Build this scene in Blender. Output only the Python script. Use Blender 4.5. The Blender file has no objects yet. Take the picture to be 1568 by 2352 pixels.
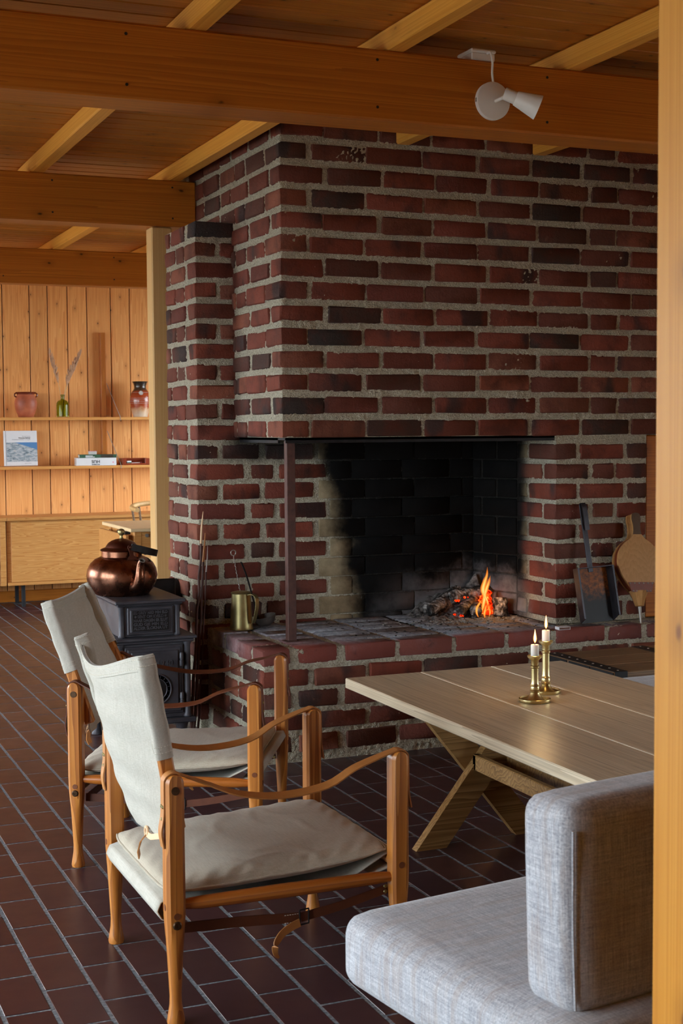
import bpy, math, random
import numpy as np
from mathutils import Vector, Matrix

random.seed(7)
SC = bpy.context.scene
COL = SC.collection
R = math.radians
PI = math.pi

# ------------------------------------------------------------------ camera
YAW, PITCH, ROLL = R(22.8197), R(-3.3973), R(-0.37526)
CAM_H = 1.30
fw = Vector((math.sin(YAW)*math.cos(PITCH), math.cos(YAW)*math.cos(PITCH), math.sin(PITCH)))
rt0 = Vector((math.cos(YAW), -math.sin(YAW), 0))
up0 = rt0.cross(fw)
rt = rt0*math.cos(ROLL) + up0*math.sin(ROLL)
up = -rt0*math.sin(ROLL) + up0*math.cos(ROLL)
cam_d = bpy.data.cameras.new('camera')
cam = bpy.data.objects.new('camera', cam_d)
COL.objects.link(cam)
cam_d.sensor_fit = 'VERTICAL'
cam_d.sensor_height = 36.0
cam_d.sensor_width = 24.0
cam_d.lens = 3240.0/2352.0*36.0
cam_d.clip_start = 0.05
cam_d.dof.use_dof = True
cam_d.dof.focus_distance = 4.6
cam_d.dof.aperture_fstop = 13.0
M = Matrix.Identity(4)
for i in range(3):
    M[i][0], M[i][1], M[i][2] = rt[i], up[i], -fw[i]
M[2][3] = CAM_H
cam.matrix_world = M
SC.camera = cam

# ------------------------------------------------------------------ sky, window light, exposure
SKY = (0.80, 0.92, 1.0)
SKY_STRENGTH = 14.5
W = bpy.data.worlds.new('overcast_sky')
SC.world = W
W.use_nodes = True
bg = W.node_tree.nodes['Background']
bg.inputs[0].default_value = (*SKY, 1)
bg.inputs[1].default_value = SKY_STRENGTH
SC.view_settings.view_transform = 'Standard'
SC.view_settings.look = 'None'
SC.view_settings.gamma = 1.0
SC.view_settings.use_curve_mapping = False
SC.view_settings.exposure = -0.02
SC.cycles.use_denoising = True
SC.cycles.sample_clamp_indirect = 8.0
SC.cycles.max_bounces = 6
SC.cycles.diffuse_bounces = 4
SC.cycles.glossy_bounces = 3
SC.cycles.transmission_bounces = 4
SC.cycles.transparent_max_bounces = 12
SC.cycles.caustics_reflective = False
SC.cycles.caustics_refractive = False
SC.cycles.use_adaptive_sampling = True
SC.cycles.adaptive_threshold = 0.12
SC.cycles.adaptive_min_samples = 16

# the window band in the left wall: (y0, y1, z0, z1) of each opening
WX = -2.6
WIN = [(1.10, 2.95, 0.15, 1.92), (3.05, 5.10, 0.15, 1.92), (6.45, 8.50, 0.15, 2.20), (8.60, 10.65, 0.15, 2.20)]
for (y0, y1, z0, z1) in WIN:      # portals help the sky find the openings, they give no light of their own
    l = bpy.data.lights.new('window_portal', 'AREA')
    l.shape = 'RECTANGLE'
    l.size = y1-y0
    l.size_y = z1-z0
    l.cycles.is_portal = True
    o = bpy.data.objects.new('window_portal', l)
    COL.objects.link(o)
    o.location = (WX-0.06, (y0+y1)/2, (z0+z1)/2)
    o.rotation_euler = (R(90), 0, R(-90))

# unseen right-wall openings added for light: a low one for the table, one for the far wall: (y0, y1, z0, z1)
RX = 4.65
FILL_WINR = [(2.1, 3.3, 0.50, 1.25), (8.1, 10.2, 0.30, 2.15)]
for (y0, y1, z0, z1) in FILL_WINR:
    l = bpy.data.lights.new('window_portal', 'AREA')  # portal at an added opening
    l.shape = 'RECTANGLE'
    l.size = y1-y0
    l.size_y = z1-z0
    l.cycles.is_portal = True
    o = bpy.data.objects.new('window_portal', l)
    COL.objects.link(o)
    o.location = (RX+0.06, (y0+y1)/2, (z0+z1)/2)
    o.rotation_euler = (R(90), 0, R(90))

# ------------------------------------------------------------------ helpers
def link(o, parent=None):
    COL.objects.link(o)
    if parent is not None:
        o.parent = parent
    return o

def tag(o, label=None, cat=None, group=None, kind=None):
    if label: o['label'] = label
    if cat: o['category'] = cat
    if group: o['group'] = group
    if kind: o['kind'] = kind
    return o

def empty(name, loc=(0, 0, 0), rz=0.0, label=None, cat=None, group=None, kind=None):
    o = bpy.data.objects.new(name, None)
    o.empty_display_size = 0.05
    o.location = loc
    o.rotation_euler = (0, 0, rz)
    link(o)
    return tag(o, label, cat, group, kind)

class MB:
    def __init__(self):
        self.v = []
        self.f = []
        self.m = []
        self.cur = 0
    def add(self, vs, fs):
        n = len(self.v)
        self.v += [tuple(p) for p in vs]
        self.f += [tuple(i+n for i in f) for f in fs]
        self.m += [self.cur]*len(fs)
        return self
    def box(self, x0, x1, y0, y1, z0, z1, bev=0.0, xf=None, jit=0.0):
        cx, cy, cz = (x0+x1)/2, (y0+y1)/2, (z0+z1)/2
        hx, hy, hz = (x1-x0)/2, (y1-y0)/2, (z1-z0)/2
        S = [(sx, sy, sz) for sx in (-1, 1) for sy in (-1, 1) for sz in (-1, 1)]
        vs, fs = [], []
        if bev <= 0:
            vs = [Vector((cx+s[0]*hx, cy+s[1]*hy, cz+s[2]*hz)) for s in S]
            fs = [(0, 1, 3, 2), (4, 6, 7, 5), (0, 4, 5, 1), (2, 3, 7, 6), (0, 2, 6, 4), (1, 5, 7, 3)]
        else:
            b = min(bev, hx*0.95, hy*0.95, hz*0.95)
            idx = {}
            for s in S:
                base = [hx, hy, hz]
                for a in range(3):
                    p = [s[k]*(base[k]-(b if k != a else 0.0)) for k in range(3)]
                    idx[(s, a)] = len(vs)
                    j = Vector((random.uniform(-jit, jit), random.uniform(-jit, jit), random.uniform(-jit, jit)))
                    vs.append(Vector((cx+p[0], cy+p[1], cz+p[2]))+j)
            def face(lst):
                c = sum((vs[i] for i in lst), Vector())/len(lst)
                n = (vs[lst[1]]-vs[lst[0]]).cross(vs[lst[2]]-vs[lst[1]])
                if n.dot(c-Vector((cx, cy, cz))) < 0:
                    lst = lst[::-1]
                fs.append(tuple(lst))
            for a in range(3):
                o1, o2 = [k for k in range(3) if k != a]
                for sg in (-1, 1):
                    q = []
                    for (p1, p2) in ((-1, -1), (1, -1), (1, 1), (-1, 1)):
                        s = [0, 0, 0]
                        s[a], s[o1], s[o2] = sg, p1, p2
                        q.append(idx[(tuple(s), a)])
                    face(q)
                for p1 in (-1, 1):
                    for p2 in (-1, 1):
                        s1, s2 = [0, 0, 0], [0, 0, 0]
                        s1[a], s1[o1], s1[o2] = -1, p1, p2
                        s2[a], s2[o1], s2[o2] = 1, p1, p2
                        face([idx[(tuple(s1), o1)], idx[(tuple(s2), o1)], idx[(tuple(s2), o2)], idx[(tuple(s1), o2)]])
            for s in S:
                face([idx[(s, 0)], idx[(s, 1)], idx[(s, 2)]])
        if xf is not None:
            vs = [xf @ p for p in vs]
        return self.add(vs, fs)
    def tube(self, pts, rad, n=12, caps=True, flat=None):
        pts = [Vector(p) for p in pts]
        m = len(pts)
        if not hasattr(rad, '__len__'):
            rad = [rad]*m
        t0 = (pts[1]-pts[0]).normalized()
        ref = Vector((0, 0, 1)) if abs(t0.z) < 0.9 else Vector((1, 0, 0))
        nn = (ref-t0*ref.dot(t0)).normalized()
        vs, fs = [], []
        for i, p in enumerate(pts):
            if i == 0: t = t0
            elif i == m-1: t = (pts[i]-pts[i-1]).normalized()
            else: t = ((pts[i+1]-p).normalized()+(p-pts[i-1]).normalized()).normalized()
            nn = (nn-t*nn.dot(t)).normalized()
            bb = t.cross(nn)
            r = rad[i]
            for k in range(n):
                a = 2*PI*k/n
                vs.append(p+nn*(math.cos(a)*r)+bb*(math.sin(a)*r*(flat or 1.0)))
        for i in range(m-1):
            for k in range(n):
                k2 = (k+1) % n
                fs.append((i*n+k, i*n+k2, (i+1)*n+k2, (i+1)*n+k))
        if caps:
            fs.append(tuple(range(n-1, -1, -1)))
            fs.append(tuple((m-1)*n+k for k in range(n)))
        return self.add(vs, fs)
    def lathe(self, prof, n=32, c=(0, 0, 0), xf=None):
        vs, fs = [], []
        m = len(prof)
        for (r, z) in prof:
            for k in range(n):
                a = 2*PI*k/n
                vs.append(Vector((c[0]+math.cos(a)*r, c[1]+math.sin(a)*r, c[2]+z)))
        for i in range(m-1):
            for k in range(n):
                k2 = (k+1) % n
                fs.append((i*n+k, i*n+k2, (i+1)*n+k2, (i+1)*n+k))
        if prof[0][0] > 1e-5: fs.append(tuple(range(n-1, -1, -1)))
        if prof[-1][0] > 1e-5: fs.append(tuple((m-1)*n+k for k in range(n)))
        if xf is not None:
            vs = [xf @ p for p in vs]
        return self.add(vs, fs)
    def strap(self, pts, wdir, w, t):
        """flat belt along pts; wdir is the width direction (one for all or one each)"""
        pts = [Vector(p) for p in pts]
        m = len(pts)
        vs, fs = [], []
        for i, p in enumerate(pts):
            a = pts[max(i-1, 0)]
            b = pts[min(i+1, m-1)]
            tg = (b-a).normalized()
            wd = Vector(wdir[i] if isinstance(wdir, list) else wdir)
            wd = (wd-tg*wd.dot(tg)).normalized()
            nn = tg.cross(wd)
            ww = w[i] if isinstance(w, list) else w
            for (a1, b1) in ((-1, -1), (1, -1), (1, 1), (-1, 1)):
                vs.append(p+wd*(a1*ww/2)+nn*(b1*t/2))
        for i in range(m-1):
            for k in range(4):
                k2 = (k+1) % 4
                fs.append((i*4+k, i*4+k2, (i+1)*4+k2, (i+1)*4+k))
        fs.append((3, 2, 1, 0))
        fs.append(tuple((m-1)*4+k for k in range(4)))
        return self.add(vs, fs)
    def grid(self, fn, nu, nv, cu=False, cv=False):
        vs, fs = [], []
        for i in range(nu):
            for j in range(nv):
                vs.append(Vector(fn(i/(nu if cu else nu-1), j/(nv if cv else nv-1))))
        for i in range(nu if cu else nu-1):
            for j in range(nv if cv else nv-1):
                i2, j2 = (i+1) % nu, (j+1) % nv
                fs.append((i*nv+j, i2*nv+j, i2*nv+j2, i*nv+j2))
        return self.add(vs, fs)
    def prism(self, poly, z0, z1, xf=None):
        n = len(poly)
        vs = [Vector((p[0], p[1], z0)) for p in poly]+[Vector((p[0], p[1], z1)) for p in poly]
        fs = [tuple(range(n-1, -1, -1)), tuple(range(n, 2*n))]
        for k in range(n):
            k2 = (k+1) % n
            fs.append((k, k2, n+k2, n+k))
        if xf is not None:
            vs = [xf @ p for p in vs]
        return self.add(vs, fs)
    def mesh(self, name, mats, smooth=35):
        me = bpy.data.meshes.new(name)
        me.from_pydata([tuple(p) for p in self.v], [], self.f)
        if not isinstance(mats, (list, tuple)):
            mats = [mats]
        for m in mats:
            me.materials.append(m)
        if len(mats) > 1:
            me.polygons.foreach_set('material_index', self.m)
        if smooth:
            me.shade_smooth()
            me.set_sharp_from_angle(angle=R(smooth))
        me.update()
        return me
    def build(self, name, mats, parent=None, smooth=35, loc=None):
        o = bpy.data.objects.new(name, self.mesh(name, mats, smooth))
        link(o, parent)
        if loc is not None:
            o.location = loc
        return o

def copy_tree(o, parent=None):
    c = o.copy()
    COL.objects.link(c)
    c.parent = parent
    for ch in list(o.children):
        copy_tree(ch, c)
    return c

def smooth_pts(pts, n=8):
    """Catmull-Rom through the points"""
    P = [Vector(p) for p in pts]
    P = [P[0]*2-P[1]]+P+[P[-1]*2-P[-2]]
    out = []
    for i in range(1, len(P)-2):
        for k in range(n):
            t = k/n
            a, b, c, d = P[i-1], P[i], P[i+1], P[i+2]
            out.append(0.5*((2*b)+(c-a)*t+(2*a-5*b+4*c-d)*t*t+(3*b-a-3*c+d)*t*t*t))
    out.append(P[-2])
    return out

def vnoise(x, y, seed=0):
    xi = np.floor(x).astype(np.int64)
    yi = np.floor(y).astype(np.int64)
    xf, yf = x-xi, y-yi
    xf = xf*xf*(3-2*xf)
    yf = yf*yf*(3-2*yf)
    def h(a, b):
        n = (a*374761393+b*668265263+seed*1442695041) & 0xffffffff
        n = ((n ^ (n >> 13))*1274126177) & 0xffffffff
        return ((n ^ (n >> 16)) & 0xffff)/65535.0
    return (h(xi, yi)*(1-xf)+h(xi+1, yi)*xf)*(1-yf)+(h(xi, yi+1)*(1-xf)+h(xi+1, yi+1)*xf)*yf

def text_obj(body, size, mat, parent, xf, extrude=0.001, offset=0.0, align='CENTER', name='lettering', spacing=1.0, width=None):
    cu = bpy.data.curves.new('lettering', 'FONT')
    cu.body = body
    cu.size = size
    cu.extrude = extrude
    cu.offset = offset
    cu.align_x = align
    cu.space_character = spacing
    cu.resolution_u = 3
    t = bpy.data.objects.new('lettering', cu)
    COL.objects.link(t)
    dg = bpy.context.evaluated_depsgraph_get()
    me = bpy.data.meshes.new_from_object(t.evaluated_get(dg))
    bpy.data.objects.remove(t)
    if width is not None and len(me.vertices):
        xs = [v.co.x for v in me.vertices]
        k = width/(max(xs)-min(xs))
        me.transform(Matrix.Diagonal((k, 1, 1, 1)))
    me.transform(xf)
    me.materials.clear()
    me.materials.append(mat)
    o = bpy.data.objects.new(name, me)
    link(o, parent)
    return o

def frame(origin, ex, ey, ez=None):
    ex, ey = Vector(ex).normalized(), Vector(ey).normalized()
    ez = ex.cross(ey) if ez is None else Vector(ez).normalized()
    m = Matrix.Identity(4)
    for i in range(3):
        m[i][0], m[i][1], m[i][2], m[i][3] = ex[i], ey[i], ez[i], origin[i]
    return m

# ------------------------------------------------------------------ materials
class NT:
    def __init__(self, name):
        self.m = bpy.data.materials.new(name)
        self.m.use_nodes = True
        self.t = self.m.node_tree
        self.b = self.t.nodes['Principled BSDF']
        self.out = self.t.nodes['Material Output']
    def n(self, typ, **kw):
        nd = self.t.nodes.new(typ)
        for k, v in kw.items():
            setattr(nd, k, v)
        return nd
    def l(self, a, b):
        self.t.links.new(a, b)
    def coord(self, kind='Object', scale=(1, 1, 1), rnd=True, rot=(0, 0, 0)):
        tc = self.n('ShaderNodeTexCoord')
        src = tc.outputs[kind]
        if rnd:
            oi = self.n('ShaderNodeObjectInfo')
            mu = self.n('ShaderNodeVectorMath', operation='SCALE')
            cb = self.n('ShaderNodeCombineXYZ')
            m2 = self.n('ShaderNodeMath', operation='MULTIPLY')
            m2.inputs[1].default_value = 7.31
            self.l(oi.outputs['Random'], cb.inputs[0])
            self.l(oi.outputs['Random'], m2.inputs[0])
            self.l(m2.outputs[0], cb.inputs[1])
            self.l(m2.outputs[0], cb.inputs[2])
            mu.inputs[3].default_value = 13.7
            self.l(cb.outputs[0], mu.inputs[0])
            ad = self.n('ShaderNodeVectorMath', operation='ADD')
            self.l(src, ad.inputs[0])
            self.l(mu.outputs[0], ad.inputs[1])
            src = ad.outputs[0]
        mp = self.n('ShaderNodeMapping')
        mp.inputs['Scale'].default_value = scale
        mp.inputs['Rotation'].default_value = rot
        self.l(src, mp.inputs[0])
        return mp.outputs[0]
    def noise(self, vec, scale, detail=4, rough=0.55, dist=0.0):
        nd = self.n('ShaderNodeTexNoise')
        nd.inputs['Scale'].default_value = scale
        nd.inputs['Detail'].default_value = detail
        nd.inputs['Roughness'].default_value = rough
        nd.inputs['Distortion'].default_value = dist
        if vec is not None: self.l(vec, nd.inputs['Vector'])
        return nd.outputs['Fac']
    def ramp(self, fac, stops, interp='LINEAR'):
        r = self.n('ShaderNodeValToRGB')
        e = r.color_ramp.elements
        r.color_ramp.interpolation = interp
        while len(e) < len(stops): e.new(0.5)
        for i, (p, c) in enumerate(stops):
            e[i].position = p
            e[i].color = (*c, 1) if len(c) == 3 else c
        if fac is not None: self.l(fac, r.inputs[0])
        return r.outputs[0]
    def math(self, op, a, b=None, clamp=False):
        nd = self.n('ShaderNodeMath', operation=op)
        nd.use_clamp = clamp
        for i, x in enumerate((a, b)):
            if x is None: continue
            if hasattr(x, 'node'): self.l(x, nd.inputs[i])
            else: nd.inputs[i].default_value = x
        return nd.outputs[0]
    def mix(self, fac, a, b, mode='MIX'):
        nd = self.n('ShaderNodeMix', data_type='RGBA', blend_type=mode)
        for sock, x in ((nd.inputs[0], fac), (nd.inputs[6], a), (nd.inputs[7], b)):
            if hasattr(x, 'node'): self.l(x, sock)
            elif isinstance(x, (int, float)): sock.default_value = x
            else: sock.default_value = (*x, 1)
        return nd.outputs[2]
    def smooth(self, val, lo, hi):
        nd = self.n('ShaderNodeMapRange', interpolation_type='SMOOTHSTEP')
        nd.inputs['From Min'].default_value = lo
        nd.inputs['From Max'].default_value = hi
        self.l(val, nd.inputs['Value'])
        return nd.outputs['Result']
    def pos(self):
        g = self.n('ShaderNodeNewGeometry')
        s = self.n('ShaderNodeSeparateXYZ')
        self.l(g.outputs['Position'], s.inputs[0])
        return s.outputs, g.outputs['Position']
    def bump(self, h, strength=0.3, dist=0.002):
        b = self.n('ShaderNodeBump')
        b.inputs['Strength'].default_value = strength
        b.inputs['Distance'].default_value = dist
        self.l(h, b.inputs['Height'])
        self.l(b.outputs[0], self.b.inputs['Normal'])
    def set(self, color=None, rough=None, metal=None, spec=None, **kw):
        for nm, x in (('Base Color', color), ('Roughness', rough), ('Metallic', metal), ('Specular IOR Level', spec)):
            if x is None: continue
            s = self.b.inputs[nm]
            if hasattr(x, 'node'): self.l(x, s)
            elif isinstance(x, (int, float)): s.default_value = x
            else: s.default_value = (*x, 1)
        for k, v in kw.items():
            self.b.inputs[k.replace('_', ' ')].default_value = v
        return self.m

def srgb(r, g, b):
    f = lambda c: (c/255/12.92) if c/255 <= 0.04045 else ((c/255+0.055)/1.055)**2.4
    return (f(r), f(g), f(b))

def plain(name, col, rough=0.5, metal=0.0, spec=0.5, var=0.12, nscale=30, bump=0.0):
    t = NT(name)
    v = t.coord()
    n = t.noise(v, nscale, 4)
    c = t.mix(n, tuple(x*(1-var) for x in col), tuple(min(1, x*(1+var)) for x in col))
    if bump:
        t.bump(n, bump, 0.002)
    return t.set(c, rough, metal, spec)

def wood(name, dark, mid, light, axis, cross=9.0, along=0.5, rough=0.45, knots=0.0, knotcol=(0.06, 0.025, 0.01), spec=0.35, contrast=1.0, vary=0.25, fig=6.0, bump=0.12, knotscale=5.0, flat=None):
    t = NT(name)
    sc = [1.0, 1.0, 1.0]
    sc[axis] = along/cross
    v = t.coord(scale=tuple(sc))
    big = t.noise(v, cross*0.35, 3, 0.5)
    ad = t.n('ShaderNodeVectorMath', operation='MULTIPLY_ADD')
    sp = t.n('ShaderNodeCombineXYZ')
    for k in range(3): t.l(big, sp.inputs[k])
    t.l(sp.outputs[0], ad.inputs[0])
    ad.inputs[1].default_value = (fig/cross,)*3
    t.l(v, ad.inputs[2])
    w = t.n('ShaderNodeTexWave', wave_type='RINGS', wave_profile='SAW')
    w.rings_direction = 'XYZ'[axis]
    w.inputs['Scale'].default_value = cross*0.55
    w.inputs['Distortion'].default_value = 1.6
    w.inputs['Detail'].default_value = 2
    t.l(ad.outputs[0], w.inputs['Vector'])
    sc2 = [1.0, 1.0, 1.0]
    sc2[axis] = 0.02
    v2 = t.coord(scale=tuple(sc2))
    fib = t.noise(v2, 160, 3, 0.6)
    f1 = t.math('MULTIPLY', w.outputs['Fac'], 0.62*contrast)
    f2 = t.math('MULTIPLY_ADD', fib, 0.45)
    t.t.nodes[-1].inputs[2].default_value = 0.0
    t.l(f1, t.t.nodes[-1].inputs[2])
    c = t.ramp(f2, [(0.05, light), (0.45, mid), (0.95, dark)])
    oi = t.n('ShaderNodeObjectInfo')
    br = t.math('MULTIPLY_ADD', oi.outputs['Random'], vary*2)
    t.t.nodes[-1].inputs[2].default_value = 1.0-vary
    hs = t.n('ShaderNodeHueSaturation')
    t.l(c, hs.inputs['Color'])
    t.l(br, hs.inputs['Value'])
    c = hs.outputs[0]
    if knots > 0:
        sk = [1.0, 1.0, 1.0]
        sk[axis] = 0.55
        vk = t.coord(scale=tuple(sk))
        vo = t.n('ShaderNodeTexVoronoi')
        if flat is not None:
            other = [k for k in range(3) if k not in (axis, flat)][0]
            sx_ = t.n('ShaderNodeSeparateXYZ')
            cx_ = t.n('ShaderNodeCombineXYZ')
            t.l(vk, sx_.inputs[0])
            t.l(sx_.outputs[axis], cx_.inputs[0])
            t.l(sx_.outputs[other], cx_.inputs[1])
            vk = cx_.outputs[0]
            vo.voronoi_dimensions = '2D'
        vo.inputs['Scale'].default_value = knotscale
        t.l(vk, vo.inputs['Vector'])
        nz = t.noise(vk, 40, 2)
        d = t.math('MULTIPLY_ADD', nz, 0.05)
        t.l(vo.outputs['Distance'], t.t.nodes[-1].inputs[2])
        k = t.smooth(d, knots*1.35, knots*0.6)
        halo = t.smooth(d, knots*4.0, knots*0.8)
        c = t.mix(t.math('MULTIPLY', halo, 0.35), c, tuple(x*0.6 for x in dark))
        c = t.mix(t.math('MULTIPLY', k, 0.9), c, knotcol)
    t.bump(f2, bump, 0.0015)
    return t.set(c, rough, 0.0, spec)

MAT = {}
def mats():
    m = MAT
    m['beam'] = wood('beam_pine', srgb(150, 82, 22), srgb(186, 108, 34), srgb(206, 128, 46), 0, cross=50, along=0.5, rough=0.42, knots=0.045, knotcol=srgb(50, 24, 6), vary=0.05, contrast=0.7, knotscale=4.2, fig=5, flat=1)
    m['joist'] = wood('joist_pine', srgb(212, 136, 48), srgb(238, 166, 68), srgb(248, 186, 88), 1, cross=50, along=0.5, rough=0.4, knots=0.05, knotcol=srgb(90, 46, 12), vary=0.06, contrast=0.6, knotscale=5, fig=5)
    m['ceil'] = wood('ceiling_pine', srgb(158, 92, 28), srgb(192, 120, 42), srgb(214, 142, 58), 0, cross=45, along=0.5, rough=0.5, knots=0.05, knotcol=srgb(60, 28, 8), vary=0.14, contrast=0.7, knotscale=6, flat=2)
    m['panel'] = wood('panel_pine', srgb(206, 126, 62), srgb(234, 164, 96), srgb(244, 182, 116), 2, cross=40, along=0.9, rough=0.5, knots=0.045, knotcol=srgb(74, 34, 12), vary=0.07, contrast=0.75, knotscale=6.5, flat=1, fig=9)
    m['post'] = wood('post_pine', srgb(168, 100, 26), srgb(198, 130, 42), srgb(214, 152, 60), 2, cross=40, along=0.35, rough=0.42, knots=0.06, knotcol=srgb(120, 66, 20), vary=0.03, contrast=0.5, knotscale=6, flat=0)
    m['pale'] = wood('pale_pine', srgb(198, 148, 86), srgb(214, 170, 110), srgb(224, 186, 130), 2, cross=50, along=0.3, rough=0.5, vary=0.03, contrast=0.6)
    m['palex'] = wood('pale_birch', srgb(214, 178, 126), srgb(232, 202, 154), srgb(240, 214, 170), 0, cross=16, along=0.4, rough=0.45, vary=0.04, contrast=0.5)
    m['side'] = wood('sideboard_pine', srgb(172, 104, 48), srgb(202, 144, 80), srgb(214, 162, 100), 0, cross=36, along=1.4, rough=0.4, vary=0.04, contrast=0.95, fig=16)
    m['shelf'] = wood('shelf_pine', srgb(196, 126, 60), srgb(218, 154, 84), srgb(230, 172, 104), 0, cross=20, along=0.4, rough=0.45, vary=0.04, contrast=0.7)
    m['chair'] = wood('chair_ash_wood', srgb(140, 76, 26), srgb(190, 118, 50), srgb(212, 144, 70), 2, cross=30, along=0.8, rough=0.33, vary=0.08, contrast=0.9, spec=0.5)
    m['chairx'] = wood('chair_rail_wood', srgb(136, 68, 22), srgb(180, 104, 40), srgb(202, 128, 58), 0, cross=30, along=0.8, rough=0.33, vary=0.08, contrast=0.8, spec=0.5)
    m['oak'] = wood('table_oak', srgb(140, 118, 92), srgb(212, 194, 164), srgb(228, 212, 186), 1, cross=60, along=0.8, rough=0.34, vary=0.05, contrast=0.7, spec=0.5, fig=9)
    m['batten'] = wood('batten_pine', srgb(140, 74, 24), srgb(168, 96, 36), srgb(186, 114, 50), 2, cross=50, along=0.8, rough=0.4, vary=0.02, contrast=0.6)
    m['oakleg'] = wood('trestle_oak', srgb(110, 76, 40), srgb(160, 120, 72), srgb(182, 144, 94), 0, cross=26, along=1.2, rough=0.4, vary=0.08, contrast=1.0)
    m['chest'] = wood('chest_wood', srgb(84, 62, 42), srgb(128, 98, 70), srgb(148, 116, 84), 0, cross=50, along=0.7, rough=0.5, vary=0.08)
    m['bell'] = wood('bellows_wood', srgb(128, 84, 44), srgb(170, 122, 72), srgb(186, 138, 86), 2, cross=70, along=0.6, rough=0.45, vary=0.03, fig=3, contrast=0.5)
    # brick -------------------------------------------------
    t = NT('red_brick')
    v = t.coord()
    oi = t.n('ShaderNodeObjectInfo')
    base = t.ramp(oi.outputs['Random'], [(0.0, srgb(44, 38, 36)), (0.05, srgb(66, 47, 41)), (0.16, srgb(92, 54, 43)), (0.36, srgb(116, 58, 44)), (0.55, srgb(130, 64, 48)), (0.7, srgb(104, 51, 42)), (0.85, srgb(118, 70, 54)), (1.0, srgb(142, 80, 60))])
    big = t.noise(v, 9, 5, 0.6)
    col = t.mix(t.smooth(big, 0.42, 0.72), base, tuple(x*0.55 for x in srgb(120, 62, 48)))
    blk = t.noise(t.coord(scale=(1, 1, 0.5)), 5.5, 3, 0.5)
    col = t.mix(t.math('MULTIPLY', t.smooth(blk, 0.56, 0.68), 0.8), col, srgb(44, 38, 38))
    vs = t.coord(scale=(1, 1, 0.12))
    st = t.noise(vs, 45, 3, 0.6)
    col = t.mix(t.math('MULTIPLY', t.smooth(st, 0.58, 0.8), 0.55), col, srgb(84, 58, 50))
    bloom = t.noise(v, 22, 5, 0.7)
    col = t.mix(t.math('MULTIPLY', t.smooth(bloom, 0.62, 0.85), 0.35), col, srgb(190, 140, 128))
    fine = t.noise(v, 130, 4, 0.7)
    col = t.mix(t.math('MULTIPLY', t.smooth(fine, 0.66, 0.8), 0.4), col, srgb(190, 150, 130))
    soot, ash = soot_shade_masks(t)
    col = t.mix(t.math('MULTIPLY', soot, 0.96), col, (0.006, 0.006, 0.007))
    col = t.mix(t.math('MULTIPLY', ash, 0.55), col, srgb(168, 162, 164))
    hgt = t.math('ADD', t.math('MULTIPLY', t.noise(v, 60, 5, 0.7), 1.0), t.math('MULTIPLY', st, 0.4))
    t.bump(hgt, 0.9, 0.006)
    m['brick'] = t.set(col, 0.75, 0, 0.3)
    # fire brick
    t = NT('fire_brick')
    v = t.coord()
    n = t.noise(v, 14, 5, 0.6)
    col = t.ramp(n, [(0.3, srgb(120, 104, 80)), (0.7, srgb(164, 148, 120))])
    soot, ash = soot_shade_masks(t)
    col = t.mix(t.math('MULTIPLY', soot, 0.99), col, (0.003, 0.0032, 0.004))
    col = t.mix(t.math('MULTIPLY', ash, 0.6), col, srgb(168, 162, 164))
    t.bump(t.noise(v, 70, 5, 0.7), 0.4, 0.003)
    m['fbrick'] = t.set(col, 0.85, 0, 0.08)
    # mortar
    t = NT('rough_mortar')
    v = t.coord('Object', rnd=False)
    n = t.noise(v, 150, 5, 0.75)
    n2 = t.noise(v, 8, 3)
    col = t.ramp(n, [(0.31, srgb(112, 100, 80)), (0.41, srgb(204, 192, 166)), (0.53, srgb(230, 221, 197)), (0.65, srgb(250, 246, 232))])
    col = t.mix(t.math('MULTIPLY', t.smooth(n2, 0.4, 0.8), 0.4), col, srgb(190, 180, 158))
    soot, ash = soot_shade_masks(t)
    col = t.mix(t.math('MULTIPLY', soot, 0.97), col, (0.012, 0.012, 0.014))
    col = t.mix(t.math('MULTIPLY', ash, 0.5), col, srgb(178, 172, 172))
    vo = t.n('ShaderNodeTexVoronoi')
    vo.inputs['Scale'].default_value = 210
    t.l(v, vo.inputs['Vector'])
    hg = t.math('ADD', n, t.math('MULTIPLY', vo.outputs['Distance'], 0.8))
    t.bump(hg, 1.0, 0.012)
    m['mortar'] = t.set(col, 0.95, 0, 0.08)
    # hearth top brick: the same red brick under a film of ash, lightened to paint in sky sheen
    t = NT('hearth_brick')
    v = t.coord('Object', rnd=False)
    oi = t.n('ShaderNodeObjectInfo')
    base = t.ramp(oi.outputs['Random'], [(0.0, srgb(96, 56, 50)), (0.4, srgb(132, 66, 56)), (1.0, srgb(112, 66, 58))])
    (px, py, pz), P = t.pos()
    nz = t.noise(P, 7, 5, 0.65)
    a = t.math('ADD', px, t.math('MULTIPLY', py, 0.9))
    a = t.math('ADD', a, t.math('MULTIPLY', nz, 0.5))
    film = t.smooth(a, 6.65, 7.30)
    film = t.math('MULTIPLY', film, t.smooth(t.math('ADD', py, t.math('MULTIPLY', nz, 0.12)), 5.13, 5.24))
    dust = t.ramp(t.noise(P, 40, 5, 0.7), [(0.3, srgb(84, 88, 96)), (0.5, srgb(142, 148, 156)), (0.7, srgb(190, 194, 200))])
    col = t.mix(t.math('MULTIPLY', film, 0.88), base, dust)
    dk = t.noise(P, 16, 5, 0.7)
    col = t.mix(t.math('MULTIPLY', t.smooth(dk, 0.55, 0.75), 0.6), col, srgb(40, 34, 36))
    t.bump(t.noise(P, 70, 5, 0.7), 0.6, 0.004)
    m['hbrick'] = t.set(col, 0.75, 0, 0.3)
    # floor
    t = NT('clinker_tile')
    v = t.coord()
    oi = t.n('ShaderNodeObjectInfo')
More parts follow.
